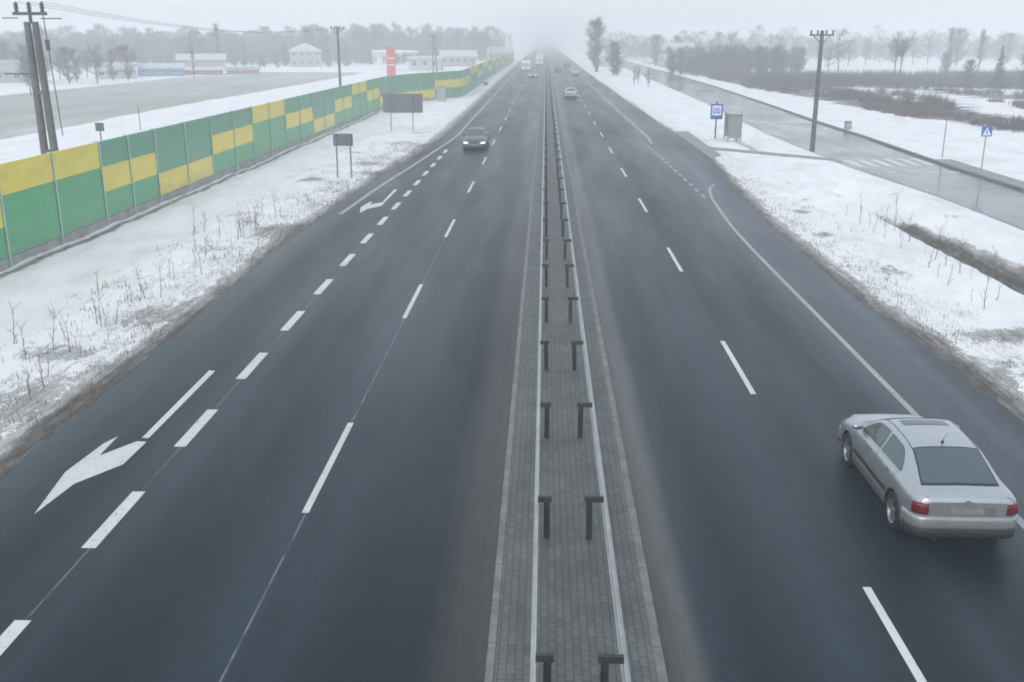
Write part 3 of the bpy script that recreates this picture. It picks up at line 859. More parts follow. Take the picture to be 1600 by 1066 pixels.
LIFTBACK = dict(L=4.4, rw=0.84, fw=3.42, wr=0.315,
    zb=[(0, .36), (.06, .30), (.5, .22), (3.9, .20), (4.3, .26), (4.4, .32)],
    w=[(0, .66), (.05, .755), (.15, .815), (.4, .85), (1.2, .865), (3.2, .865), (3.8, .845), (4.1, .80), (4.3, .70), (4.4, .56)],
    zs=[(0, .84), (.05, .905), (.2, .935), (.6, .935), (1.5, .92), (2.6, .90), (3.2, .88), (3.7, .80), (4.1, .70), (4.3, .60), (4.4, .52)],
    ws=[(0, .58), (.05, .66), (.2, .72), (.5, .745), (1.2, .785), (2.6, .79), (3.3, .74), (3.9, .70), (4.2, .62), (4.4, .48)],
    zr=[(0, .86), (.05, .935), (.15, .965), (.34, .975), (.42, 1.005), (.8, 1.205), (1.15, 1.335), (1.5, 1.375), (1.95, 1.385), (2.3, 1.365), (2.55, 1.29), (2.95, 1.09), (3.25, .955), (3.45, .91), (3.9, .845), (4.2, .745), (4.35, .62), (4.4, .54)],
    wrf=[(0, .54), (.05, .62), (.2, .65), (.36, .645), (.75, .60), (1.15, .565), (2.0, .565), (2.4, .585), (2.8, .63), (3.3, .68), (3.6, .64), (4.0, .60), (4.3, .5), (4.4, .42)])

class CarShape:
    def __init__(s, P): s.P = P
    def pts(s, t):
        P = s.P; g = {k: pchip(t, P[k]) for k in ('zb', 'w', 'zs', 'ws', 'zr', 'wrf')}
        zb, w_, zs, ws, zr, wr = g['zb'], g['w'], g['zs'], g['ws'], g['zr'], g['wrf']
        gh = max(zr - zs, 0.02)
        zl = lambda q: zb + (zs - zb) * q
        return [(0, zb), (w_ * .80, zb), (w_ * .965, zl(.07)), (w_ * .995, zl(.28)), (w_, zl(.55)), (w_ * .985, zl(.82)), (ws + (w_ - ws) * .45, zl(.955)), (ws, zs + .012),
                (lerp(ws, wr, .86), zs + gh * .80), (wr * .95, zr - min(.035, gh * .12)), (wr * .55, zr - .004), (0, zr + .004)]
    def at(s, t, v):
        p = s.pts(t); i = min(int(v), 10); f = v - i
        a, b = p[i], p[i + 1]
        if 0 < f < 1 and i not in (0, 6, 7, 8):
            a0 = p[i - 1] if i > 0 else a; b1 = p[i + 2] if i < 10 else b
            if i == 10: b1 = (-p[9 + 1][0], p[10][1])
            def cr(q, r, u, z): return 0.5 * ((2 * r) + (-q + u) * f + (2 * q - 5 * r + 4 * u - z) * f * f + (-q + 3 * r - 3 * u + z) * f**3)
            return (cr(a0[0], a[0], b[0], b1[0]), cr(a0[1], a[1], b[1], b1[1]))
        return (lerp(a[0], b[0], f), lerp(a[1], b[1], f))
    def P3(s, t, v, side=1, off=0.0):
        L = s.P['L']; x, z = s.at(t, v)
        p = Vector((x * side, t - L / 2, z))
        if off:
            e = 0.01
            x2, z2 = s.at(min(L, t + e), v); x3, z3 = s.at(t, min(11, v + .02)); x4, z4 = s.at(t, max(0, v - .02)); x5, z5 = s.at(max(0, t - e), v)
            dt = Vector(((x2 - x5) * side, 2 * e, z2 - z5)); dv = Vector(((x3 - x4) * side, 0, z3 - z4))
            n = dt.cross(dv)
            if n.length > 1e-9:
                n.normalize()
                c = Vector((0, p.y, .6))
                if n.dot(p - c) < 0: n = -n
                p = p + n * off
        return p

def car(name, loc, rz, label, paintm, P=LIFTBACK, hi=False, lights='rear', group=None, lit=False, plate=True):
    S = CarShape(P); L = P['L']; root = empty(name, loc, rz); tag(root, label, 'car', group)
    # body shell
    nt_ = 110 if hi else 44
    ts = [L * (0.5 - 0.5 * math.cos(math.pi * i / nt_)) * 0.35 + L * (i / nt_) * 0.65 for i in range(nt_ + 1)]
    sub = [2, 2, 2, 3, 3, 2, 2, 3, 2, 3, 3] if hi else [1, 1, 1, 2, 2, 1, 1, 2, 1, 1, 1]
    vv = []
    for i, n in enumerate(sub): vv += [i + k / n for k in range(n)]
    vv.append(11)
    ring = [(v, 1) for v in vv] + [(v, -1) for v in reversed(vv[1:-1])]
    nr = len(ring)
    vs = [S.P3(t, v, sd) for t in ts for v, sd in ring]
    fs = [(i * nr + j, (i + 1) * nr + j, (i + 1) * nr + (j + 1) % nr, i * nr + (j + 1) % nr) for i in range(nt_) for j in range(nr)]
    fs += [tuple(range(nr)), tuple(nt_ * nr + j for j in range(nr - 1, -1, -1))]
    b = MB(); b.add(vs, fs, 0, True); b.sm[-1] = False; b.sm[-2] = False
    body = b.build('body', [paintm, M['well']], root)
    bm = bmesh.new(); bm.from_mesh(body.data); bmesh.ops.recalc_face_normals(bm, faces=bm.faces); bm.to_mesh(body.data); bm.free()
    wr = P['wr']
    # wheel arches cut out of the shell
    cb = MB()
    for yc in (P['rw'], P['fw']):
        for sd in (-1, 1):
            x0, x1 = (0.56, 1.1) if sd > 0 else (-1.1, -0.56)
            n = 32; r = wr + 0.05
            ring_ = [(yc - L / 2 + r * math.cos(2 * math.pi * i / n), wr + 0.0 + r * math.sin(2 * math.pi * i / n)) for i in range(n)]
            vs = [(x0, a, c) for a, c in ring_] + [(x1, a, c) for a, c in ring_]
            cb.add(vs, [tuple(range(n)), tuple(range(2 * n - 1, n - 1, -1))] + [(i, n + i, n + (i + 1) % n, (i + 1) % n) for i in range(n)], 0)
    cme = cb.mesh('cutter', M['well']); co = bpy.data.objects.new('cutter', cme); col.objects.link(co); co.parent = root
    bm = bmesh.new(); bm.from_mesh(cme); bmesh.ops.recalc_face_normals(bm, faces=bm.faces); bm.to_mesh(cme); bm.free()
    md_ = body.modifiers.new('cut', 'BOOLEAN'); md_.object = co; md_.operation = 'DIFFERENCE'; md_.solver = 'EXACT'
    md_.material_mode = 'TRANSFER'
    dg = bpy.context.evaluated_depsgraph_get(); dg.update()
    nm = bpy.data.meshes.new_from_object(body.evaluated_get(dg))
    body.modifiers.clear(); body.data = nm; nm.name = 'body'
    bpy.data.objects.remove(co, do_unlink=True)
    # patches on the shell
    def patch(pname, t0, t1, n, vlo, vhi, mat, m=6, off=0.006, sides=(1, -1), thick=None, parent=root):
        out = []
        for sd in sides:
            b = MB(); vs = []
            for i in range(n + 1):
                t = lerp(t0, t1, i / n)
                lo = vlo(t) if callable(vlo) else vlo; hi_ = vhi(t) if callable(vhi) else vhi
                for j in range(m + 1):
                    vs.append(S.P3(t, lerp(lo, hi_, j / m), sd, off))
            fs = [(i * (m + 1) + j, (i + 1) * (m + 1) + j, (i + 1) * (m + 1) + j + 1, i * (m + 1) + j + 1) for i in range(n) for j in range(m)]
            b.add(vs, fs, 0, True); out.append(b.build(pname, mat, parent))
        return out
    def screen(pname, t0, t1, n, ve, mat, off=0.006, corner=0.10):
        b = MB(); vs = []; m = 12
        for i in range(n + 1):
            q = i / n; t = lerp(t0, t1, q)
            edge = ve if not callable(ve) else ve(t)
            row = [(lerp(edge, 11, j / m), 1) for j in range(m + 1)] + [(lerp(11, edge, j / m), -1) for j in range(1, m + 1)]
            vs += [S.P3(t, v, sd, off) for v, sd in row]
        k = 2 * m + 1
        b.add(vs, [(i * k + j, (i + 1) * k + j, (i + 1) * k + j + 1, i * k + j + 1) for i in range(n) for j in range(k - 1)], 0, True)
        return b.build(pname, mat, root)
    G = M['carglass']; n_ = 22 if hi else 8
    rubber = M['blackplastic']
    screen('window_seal', .37, 1.135, n_, 9.03, M['blackplastic'], .003)
    screen('rear_window', .415, 1.10, n_, 9.16, G)
    screen('windscreen', 2.38, 3.22, n_, 9.15, G)
    # side windows with rounded rear upper corner
    patch('side_window', 0.92, 1.84, n_, 7.12, lambda t: 7.12 + .86 * math.sin(min(1, max(0.0, (t - .89) / .46)) * math.pi / 2) ** .8, G)
    patch('side_window', 1.93, 2.95, n_, 7.12, lambda t: 7.12 + .86 * math.sin(min(1, max(0.0, (2.99 - t) / .55)) * math.pi / 2) ** .9, G)
    if hi:
        screen('sunroof', 1.98, 2.25, 6, 9.75, G, 0.005)
        for sd in (1, -1):
            patch('door_seam', 1.88, 1.89, 1, 2.4, 7.0, rubber, 16, .0025, (sd,))
            patch('door_seam', 3.055, 3.065, 1, 2.4, 6.9, rubber, 16, .0025, (sd,))
            patch('door_seam', 0.98, 0.988, 1, 5.3, 7.0, rubber, 10, .0025, (sd,))
            patch('side_moulding', 1.18, 2.98, 18, 3.45, 3.78, rubber, 2, .014, (sd,))
            patch('sill', 1.18, 2.98, 18, 2.05, 2.5, paintm, 3, .016, (sd,))
            patch('roof_seam', .75, 2.45, 24, 9.02, 9.10, rubber, 1, .003, (sd,))
            for t in (1.30, 2.25):
                patch('door_handle', t - .09, t + .09, 4, 5.35, 5.65, rubber if 0 else M['steel'], 2, .022, (sd,))
        patch('boot_seam', .045, .050, 1, 5.2, 8.9, rubber, 12, .003)
    # mirrors
    for sd in (1, -1):
        b = MB(); p = S.P3(2.92, 7.15, sd)
        mt = Matrix.Translation(p + Vector((sd * .10, 0, .05)))
        n = 10; vs = []
        prof = [(-.05, .02), (-.04, .05), (0, .065), (.05, .055), (.075, .02)]
        for (yy_, rr) in prof:
            for i in range(n):
                a = 2 * math.pi * i / n; vs.append(mt @ Vector((rr * 1.7 * math.cos(a), yy_, rr * math.sin(a))))
        fs = [(i * n + j, i * n + (j + 1) % n, (i + 1) * n + (j + 1) % n, (i + 1) * n + j) for i in range(len(prof) - 1) for j in range(n)] + [tuple(range(n)), tuple(range(len(prof) * n - n, len(prof) * n))]
        b.add(vs, fs, 0, True); b.bar(p + Vector((-sd * .02, 0, 0)), p + Vector((sd * .08, 0, .03)), .02); b.build('mirror', paintm, root)
    # bumpers and lamps as bands that follow the plan outline
    def band(bname, rear, z0, z1, smin, smax, proud, mat, sides=(1, -1), depth=0.03, slope=0.0):
        """s runs from the centre line (0) out round the corner and along the flank"""
        path = []
        ends = [(0.0, 0.0)]
        tt = [0, .02, .05, .09, .15, .22, .3, .4, .5, .6, .7, .8]
        out = []
        for t in tt:
            if rear: wv = pchip(t, P['w']); yv = t - L / 2
            else: wv = pchip(L - t, P['w']); yv = L / 2 - t
            out.append((wv, yv))
        path = [(0, out[0][1]), (out[0][0] * .5, out[0][1]), (out[0][0] * .85, out[0][1])] + out
        cum = [0]
        for a, c in zip(path, path[1:]): cum.append(cum[-1] + math.hypot(c[0] - a[0], c[1] - a[1]))
        def pt(s_):
            for i in range(len(path) - 1):
                if s_ <= cum[i + 1] or i == len(path) - 2:
                    f = (s_ - cum[i]) / max(1e-6, cum[i + 1] - cum[i]); a, c = path[i], path[i + 1]
                    tx, ty = c[0] - a[0], c[1] - a[1]; l = math.hypot(tx, ty) or 1
                    nx_, ny_ = (-ty / l, tx / l)
                    if (nx_ * (a[0]) + ny_ * (a[1])) < 0: nx_, ny_ = -nx_, -ny_
                    return (lerp(a[0], c[0], f), lerp(a[1], c[1], f), nx_, ny_)
        obs = []
        def make(rng, sd, full):
            b = MB(); n = 22; sect = [(-.04, z0), (proud * .7, z0), (proud, lerp(z0, z1, .25)), (proud, lerp(z0, z1, .75)), (proud * .6, z1), (-.04, z1 + .005)]
            k = len(sect); vs = []
            for i in range(n + 1):
                s_ = lerp(rng[0], rng[1], i / n)
                x, y_, nx_, ny_ = pt(abs(s_)); sx = sd if not full else (1 if s_ >= 0 else -1)
                for o_, z in sect: vs.append(((x + nx_ * o_) * sx, y_ + ny_ * o_ + (slope * (z - z0)) * (1 if rear else -1), z))
            fs = [(i * k + j, i * k + (j + 1) % k, (i + 1) * k + (j + 1) % k, (i + 1) * k + j) for i in range(n) for j in range(k)] + [tuple(range(k)), tuple(range(n * k, n * k + k))]
            b.add(vs, fs, 0, True); b.sm[-1] = b.sm[-2] = False
            return b.build(bname, mat, root)
        if smin == 0: obs.append(make((-smax, smax), 1, True))
        else:
            for sd in sides: obs.append(make((smin, smax), sd, False))
        return obs
    rb = band('rear_bumper', True, .40, .615, 0, 1.10, .035, paintm)
    band('rear_bumper_skirt', True, .26, .402, 0, 1.08, .022, M['blackplastic'] if hi else M['blackplastic'])
    band('front_bumper', False, .30, .50, 0, 1.0, .035, paintm)
    band('front_bumper_skirt', False, .20, .302, 0, .95, .015, M['blackplastic'])
    if hi: band('bumper_strip', True, .555, .59, 0, 1.05, .04, rubber) if 0 else None
    band('tail_lamp', True, .655, .83, .60, .85, .026, M['tail'], slope=.06)
    band('headlight', False, .50, .60, .42, .82, .016, M['lamplit'] if lit else M['lamp'], slope=.6)
    # plate, grille, exhaust
    b = MB(); b.box(-.26, .26, -L / 2 - .012, -L / 2 + .02, .66, .77); b.build('number_plate', M['plate'], root)
    b = MB(); b.box(-.42, .42, -L / 2 - .006, -L / 2 + .02, .64, .79); b.build('plate_recess', M['steel'], root)
    b = MB(); b.box(-.30, .30, L / 2 - .05, L / 2 + .012, .50, .59); b.build('grille', M['blackplastic'], root)
    b = MB(); b.box(-.26, .26, L / 2 + .03, L / 2 + .045, .36, .46); b.build('number_plate', M['plate'], root)
    if hi:
        b = MB(); b.bar((-.45, -L / 2 - .03, .245), (-.45, -L / 2 + .2, .25), .03); b.build('exhaust', rubber, root)
        b = MB(); q = S.P3(1.26, 11); b.bar(q, q + Vector((0, -.02, .035)), .03, .015); b.bar(q + Vector((0, 0, .03)), q + Vector((0, -.16, .24)), .006, .003, 6); b.build('antenna', rubber, root)
        b = MB(); q = S.P3(.045, 10.9); b.prism([(.05 * math.cos(i * .5236), .05 * math.sin(i * .5236)) for i in range(12)], -.01, .012, mat=Matrix.Translation((0, -L / 2 - .0, .845)) @ Matrix.Rotation(R(90), 4, 'X')); b.build('badge', M['steel'], root)
        for sd in (-1, 1):
            b = MB(); q = S.P3(3.36, 10.5, sd); b.bar(q + Vector((0, .02, .02)), q + Vector((-sd * .45, -.05, .04)), .01); b.build('wiper', rubber, root)
    b = MB(); b.box(-.5, .5, -L / 2 + .4, L / 2 - .4, .17, .3); b.build('underbody', M['well'], root)
    # wheels
    for yc in (P['rw'], P['fw']):
        for sd in (-1, 1):
            b = MB(); n = 32 if hi else 14
            mt = Matrix.Translation((sd * .765, yc - L / 2, wr)) @ Matrix.Rotation(R(90) * sd, 4, 'Y')
            b.lathe([(wr * .66, -.09), (wr * .9, -.098), (wr * .985, -.075), (wr, -.03), (wr, .03), (wr * .985, .075), (wr * .9, .098), (wr * .66, .085)], mt, n)
            wh = b.build('wheel', M['black'], root)
            b = MB()
            b.lathe([(wr * .67, .088), (wr * .63, .08), (wr * .60, .03), (wr * .58, -.08)], mt, n)
            b.lathe([(0, .07), (wr * .14, .07), (wr * .18, .05)], mt, n)
            for k_ in range(5 if hi else 4):
                a = k_ * 2 * math.pi / (5 if hi else 4) + .3
                rm = mt @ Matrix.Rotation(a, 4, 'Z')
                b.add([rm @ Vector(p) for p in ((wr * .10, -.045, .066), (wr * .10, .045, .066), (wr * .63, .035, .075), (wr * .63, -.035, .075))], [(0, 1, 2, 3)])
            b.lathe([(0, -.02), (wr * .58, -.02)], mt, n, mi=1)
            b.build('rim', [M['rim'], M['blackplastic']], wh)
    return root

def scaled(P, **kw):
    q = dict(P); q.update(kw); return q
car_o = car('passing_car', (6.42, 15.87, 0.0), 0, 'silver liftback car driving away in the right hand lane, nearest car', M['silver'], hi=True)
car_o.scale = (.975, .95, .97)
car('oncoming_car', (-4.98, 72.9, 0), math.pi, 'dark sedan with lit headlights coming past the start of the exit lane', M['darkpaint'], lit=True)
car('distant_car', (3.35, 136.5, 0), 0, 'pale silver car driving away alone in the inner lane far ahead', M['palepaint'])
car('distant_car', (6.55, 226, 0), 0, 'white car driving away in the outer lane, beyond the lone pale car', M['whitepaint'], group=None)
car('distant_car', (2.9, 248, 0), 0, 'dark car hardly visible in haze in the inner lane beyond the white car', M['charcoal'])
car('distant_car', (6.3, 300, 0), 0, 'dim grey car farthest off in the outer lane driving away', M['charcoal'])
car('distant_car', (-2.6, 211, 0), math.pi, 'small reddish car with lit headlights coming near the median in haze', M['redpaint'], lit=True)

def truck(loc, rz, label, h, L, cabcol, boxcol, lit=True):
    root = empty('distant_truck', loc, rz); tag(root, label, 'truck')
    b = MB()
    prof = [(L / 2 - 1.9, .55), (L / 2, .45), (L / 2 + .02, 1.15), (L / 2 - .25, 2.0), (L / 2 - .45, 2.25), (L / 2 - 1.9, 2.3)]
    n = len(prof)
    b.add([(-1.0, y, z) for y, z in prof] + [(1.0, y, z) for y, z in prof], [tuple(range(n)), tuple(range(2 * n - 1, n - 1, -1))] + [(i, n + i, n + (i + 1) % n, (i + 1) % n) for i in range(n)])
    b.build('cab', cabcol, root)
    b = MB(); b.box(-1.12, 1.12, -L / 2, L / 2 - 2.0, .85, h); b.build('cargo_box', boxcol, root)
    b = MB(); b.add([(-.88, L / 2 - .0, 1.22), (.88, L / 2 - .0, 1.22), (.84, L / 2 - .24, 2.0), (-.84, L / 2 - .24, 2.0)], [(0, 1, 2, 3)])
    for v_i in range(4): b.v[v_i] = (b.v[v_i][0], b.v[v_i][1] + .025, b.v[v_i][2] + .01)
    b.build('windscreen', M['carglass'], root)
    for sd in (-1, 1):
        b = MB(); b.box(min(sd * .6, sd * .92), max(sd * .6, sd * .92), L / 2 - .02, L / 2 + .04, .62, .8); b.build('headlight', M['lamplit'] if lit else M['lamp'], root)
        for y in (L / 2 - .95, -L / 2 + 1.1):
            b = MB(); mt = Matrix.Translation((sd * .88, y, .45)) @ Matrix.Rotation(R(90) * sd, 4, 'Y')
            b.lathe([(0, -.12), (.42, -.12), (.45, -.08), (.45, .08), (.42, .12), (.25, .10), (0, .08)], mt, 14); b.build('wheel', M['black'], root)
    b = MB(); b.box(-.9, .9, -L / 2 + .2, L / 2 - .3, .5, .84); b.build('chassis', M['blackplastic'], root)
    return root
truck((-4.8, 256, 0), math.pi, 'white box van coming in the outer lane beyond the reddish car', 2.5, 6.0, M['whitepaint'], M['white'])
truck((-1.9, 315, 0), math.pi, 'large pale truck farthest off in the inner oncoming lane', 3.7, 11, M['whitepaint'], M['palepaint'])

# ------------------------------------------------------------------ vegetation
def tree_mesh(seed, h, spread, nb=26, twn=520, tws=1.0, kind='round', tr=None, droop=0.0, twr=0.016, low=.16):
    """returns (trunk mesh, crown mesh): tapered trunk with limbs and a cloud of fine twigs"""
    rnd = random.Random(seed)
    t = MB(); c = MB()
    tr = tr or h * 0.017
    top = Vector((rnd.uniform(-.3, .3), rnd.uniform(-.3, .3), h * (.92 if kind != 'poplar' else .97)))
    pts = [Vector((0, 0, -.2))]
    n = 7
    for i in range(1, n + 1):
        f = i / n
        pts.append(Vector((top.x * f + rnd.uniform(-.12, .12) * h * .05, top.y * f + rnd.uniform(-.12, .12) * h * .05, h * .92 * f)))
    rad = lambda f: tr * (1 - f) ** .8 + .015
    for i in range(n): t.bar(pts[i], pts[i + 1], rad(i / n), rad((i + 1) / n), 7, caps=False)
    def on(f):
        k = min(n - 1, int(f * n)); return pts[k].lerp(pts[k + 1], f * n - k)
    ends = []
    for i in range(nb):
        f0 = rnd.uniform(low if kind != 'high' else .38, .93) ** .9
        p = on(f0); a = rnd.uniform(0, 2 * math.pi)
        if kind == 'poplar': L = spread * rnd.uniform(.5, 1) * (1.15 - f0 * .85); up = 1.7
        elif kind == 'high': L = spread * rnd.uniform(.6, 1.05) * math.sin(min(1, (f0 - .25) / .55) * 1.6 + .25); up = .7
        else: L = spread * rnd.uniform(.55, 1.08) * (max(.12, math.sin(f0 * 2.85 + (.30 if low < .1 else .05))) ** .75); up = .40 + .55 * f0
        d = Vector((math.cos(a), math.sin(a), up * rnd.uniform(.6, 1.3))).normalized()
        q = p; r = rad(f0) * .55
        segs = 3
        for k in range(segs):
            d2 = (d + Vector((rnd.uniform(-.3, .3), rnd.uniform(-.3, .3), rnd.uniform(-.1, .3)))).normalized()
            q2 = q + d2 * L / segs
            t.bar(q, q2, r * (1 - k / segs) + .008, r * (1 - (k + 1) / segs) + .006, 5, caps=False)
            ends.append((q.copy(), q2.copy(), d2, L)); q = q2; d = d2
    for i in range(twn):
        a_, b_, d, L = rnd.choice(ends)
        p = a_.lerp(b_, rnd.random())
        dd = (d * .6 + Vector((rnd.uniform(-1, 1), rnd.uniform(-1, 1), rnd.uniform(-.5, .9) - droop))).normalized()
        l = tws * rnd.uniform(.5, 1.3)
        q = p + dd * l
        s = dd.orthogonal().normalized() if rnd.random() < .5 else dd.cross(dd.orthogonal()).normalized()
        m_ = p.lerp(q, .5) + s * l * .06
        w_ = twr * rnd.uniform(.7, 1.4)
        c.add([p - s * w_, p + s * w_, m_ + s * w_ * .7, m_ - s * w_ * .7, q], [(0, 1, 2, 3), (3, 2, 4)])
        for _ in range(2):
            o_ = dd.cross(s) * rnd.choice((-1, 1))
            e = p.lerp(q, rnd.uniform(.3, .8)); g2 = e + (dd * .7 + o_ * .8 + s * rnd.uniform(-.6, .6)) * l * .45
            c.add([e - s * w_ * .6, e + s * w_ * .6, g2], [(0, 1, 2)])
    return t.mesh('trunk', M['bark']), c.mesh('crown', M['twig'])

def conifer_mesh(seed, h, r):
    rnd = random.Random(seed); t = MB(); c = MB()
    t.bar((0, 0, -.2), (0, 0, h), h * .016 + .05, .02, 7)
    k = 0; z = h * .1
    while z < h * .99:
        f = (z / h); rr = r * (1 - f) ** .85 + .1
        for i in range(int(9 + 6 * (1 - f))):
            a = rnd.uniform(0, 6.283); l = rr * rnd.uniform(.65, 1.1)
            d = Vector((math.cos(a), math.sin(a), rnd.uniform(-.35, .05))); p = Vector((0, 0, z))
            t.bar(p, p + d * l, .02, .006, 3, caps=False)
            s = Vector((-math.sin(a), math.cos(a), 0))
            for j in range(7):
                u = rnd.uniform(.2, 1); e = p + d * l * u
                w_ = l * .22 * (1.15 - u) + .07
                g2 = e + s * rnd.choice((-1, 1)) * w_ * 2 + d * w_ + Vector((0, 0, rnd.uniform(-.18, .03)))
                c.add([e + Vector((0, 0, .04)), e - Vector((0, 0, .06)) + d * w_ * .8, g2], [(0, 1, 2)])
        z += h * .035
    return t.mesh('trunk', M['bark']), c.mesh('crown', M['needle'])

TREES = {
    'a': tree_mesh(1, 11, 3.6, 30, 900, 1.1), 'b': tree_mesh(2, 10, 4.2, 34, 1000, 1.2), 'c': tree_mesh(3, 12, 3.0, 30, 850, 1.0),
    'poplar': tree_mesh(4, 13, 2.2, 44, 1000, 1.1, 'poplar'), 'thin': tree_mesh(5, 8, 1.7, 22, 520, .8, twr=.013), 'bush': tree_mesh(6, 6, 2.4, 40, 1500, 1.0, low=.02, twr=.02),
    'high': tree_mesh(7, 9, 3.2, 26, 800, .9, 'high', twr=.02), 'dense': tree_mesh(8, 11, 4.6, 60, 2000, 1.25, twr=.021, low=.06), 'dense2': tree_mesh(9, 12, 4.0, 56, 1900, 1.15, twr=.021, low=.06),
    'copse': tree_mesh(14, 8, 2.6, 60, 1500, 1.2, twr=.020, low=.02), 'con': conifer_mesh(10, 10, 2.4), 'con2': conifer_mesh(11, 9, 2.0), 'shrub': tree_mesh(12, 3.4, 1.5, 20, 420, .5, twr=.009, tr=.05),
}
def tree(kind, x, y, s, rz, label, group=None, name='bare_tree', cat='tree', sz=None, z=0.0):
    tm, cm = TREES[kind]
    root = empty(name, (x, y, z), rz); tag(root, label, cat, group)
    root.scale = (s, s, sz if sz else s)
    for nm, me_ in (('trunk', tm), ('crown', cm)):
        o = bpy.data.objects.new(nm, me_); col.objects.link(o); o.parent = root
    return root

rnd = random.Random(77)
# left background belt: behind the houses
def belt(n, region, kinds, label, group, name='bare_tree', smin=.8, smax=1.15):
    for i in range(n):
        x, y = region(i, n)
        k = rnd.choice(kinds)
        tree(k, x, y, rnd.uniform(smin, smax), rnd.uniform(0, 6.28), label, group, 'conifer' if k.startswith('con') else name)
def reg_left(i, n):
    # spread along a shallow arc from the far left to beside the road
    f = (i + rnd.random()) / n
    px = lerp(-.60, -.075, f)               # x / y
    y = lerp(225, 350, f ** .7) + rnd.uniform(-12, 60)
    return px * y, y
belt(100, reg_left, ['dense', 'dense2', 'dense', 'b', 'con'], 'hazy bare tree in the tree belt behind the field and houses', 'trees of the belt behind the snowy field', smin=.68, smax=1.0)
def reg_left2(i, n):
    f = (i + rnd.random()) / n; px = lerp(-.64, -.40, f); y = rnd.uniform(172, 215)
    return px * y, y
def reg_low(i, n):
    f = (i + rnd.random()) / n; px = lerp(-.62, -.12, f); y = lerp(205, 300, f ** .7) + rnd.uniform(0, 40)
    return px * y, y
belt(75, reg_low, ['bush', 'copse', 'bush'], 'low grey bush at the foot of the hazy tree belt', 'bushes of the belt behind the snowy field', 'bush', smin=.5, smax=.8)
belt(28, reg_left2, ['dense', 'dense2', 'b'], 'bluish grey tree above the houses at the far left', 'trees over the far left houses', smin=.45, smax=.66)
tree('b', -71.5, 139.7, .52, .4, 'small bare tree standing just left of the twin-legged pole at the field corner')
tree('con2', -91, 262, 1.12, .4, 'dark pointed tree standing out of the belt above the blue roofed hall', name='conifer')
tree('poplar', -84, 262, .95, 1.0, 'tall slim bare tree beside the long pale house')
tree('dense', -69.5, 301, 1.05, 2.0, 'broad round tree rising behind the snow roofed house')
tree('poplar', -72, 208, .45, 1.1, 'small slender tree in front of the long pale house')
# right of the road
tree('dense', 11.9, 245, .88, 0.3, 'tallest bare tree right beside the road ahead, broad crown', sz=1.12)
tree('poplar', 12.4, 248, 1.04, 1.3, 'slim bare tree growing into the tallest tree by the road')
tree('dense', 14.6, 224, .66, 2.1, 'lower round bare tree to the right of the tallest roadside tree')
tree('copse', 15.3, 221, .72, 1.1, 'bushy grey tree at the end of the roadside tree group')
for i, (x, y) in enumerate([(15.2, 176), (16.3, 181), (17.0, 170)]):
    tree('thin', x, y, .45, i * 1.3, 'slender sapling on the snow strip before the roadside tree group', 'saplings on the snow strip')
def reg_wood(i, n):
    f = (i + rnd.random() * 1.2) / n
    y = rnd.uniform(215, 300); return (lerp(.118, .248, f)) * y, y
belt(90, reg_wood, ['thin', 'bush', 'bush', 'copse', 'copse'], 'bare tree in the dense grey thicket behind the service road', 'trees of the dense grey thicket', smin=.60, smax=.82)
for i in range(40):   # the belt thins out and fades towards the vanishing point
    f = i / 40; y = lerp(330, 520, f) + rnd.uniform(-20, 60); x = lerp(-.19, -.035, f + rnd.uniform(-.03, .03)) * y
    tree(rnd.choice(['dense', 'dense2', 'b', 'c']), x, y, rnd.uniform(.8, 1.25), rnd.uniform(0, 6), 'very faint tree beyond the station where the wall meets the haze', 'very faint trees beyond the station')
for i in range(26):   # farther faint trees above the thicket and along the horizon
    f = i / 26; y = rnd.uniform(300, 420); x = lerp(.10, .50, f + rnd.uniform(0, .03)) * y
    tree(rnd.choice(['a', 'b', 'c', 'dense']), x, y, rnd.uniform(.7, 1.05), rnd.uniform(0, 6), 'faint tree on the hazy horizon right of the road', 'faint trees on the right horizon')
tree('a', 71.5, 254, .95, .4, 'faint spreading bare tree just right of the concrete power pole')
tree('b', 68, 250, .6, .4, 'low faint tree behind the right power pole')
tree('high', 67.5, 198, .88, .9, 'round topped tree on two bare stems in the snow field')
tree('high', 66.6, 198.6, .86, 2.9, 'second stem of the round topped pair in the snow field')
tree('poplar', 97, 252, .85, .9, 'tall slender faint tree left of the dark conifers')
tree('poplar', 104.5, 252, .82, 2.9, 'tall slender faint tree nearest the dark conifers')
tree('bush', 92, 240, .8, 2.9, 'low bushy tree below the slender pair')
for i, (x, y, s) in enumerate([(66.5, 163, .42), (70.5, 162, .75), (74.0, 160, .62), (77, 163, .9), (81, 162, .72), (87, 170, .95), (76, 154, .5)]):
    tree(('dense', 'con2', 'dense2', 'copse')[i % 4], x, y, s, i * 1.7, 'dark tree in the dense cluster at the right edge', 'dark trees at the right edge', 'conifer' if i % 4 == 1 else 'bare_tree')

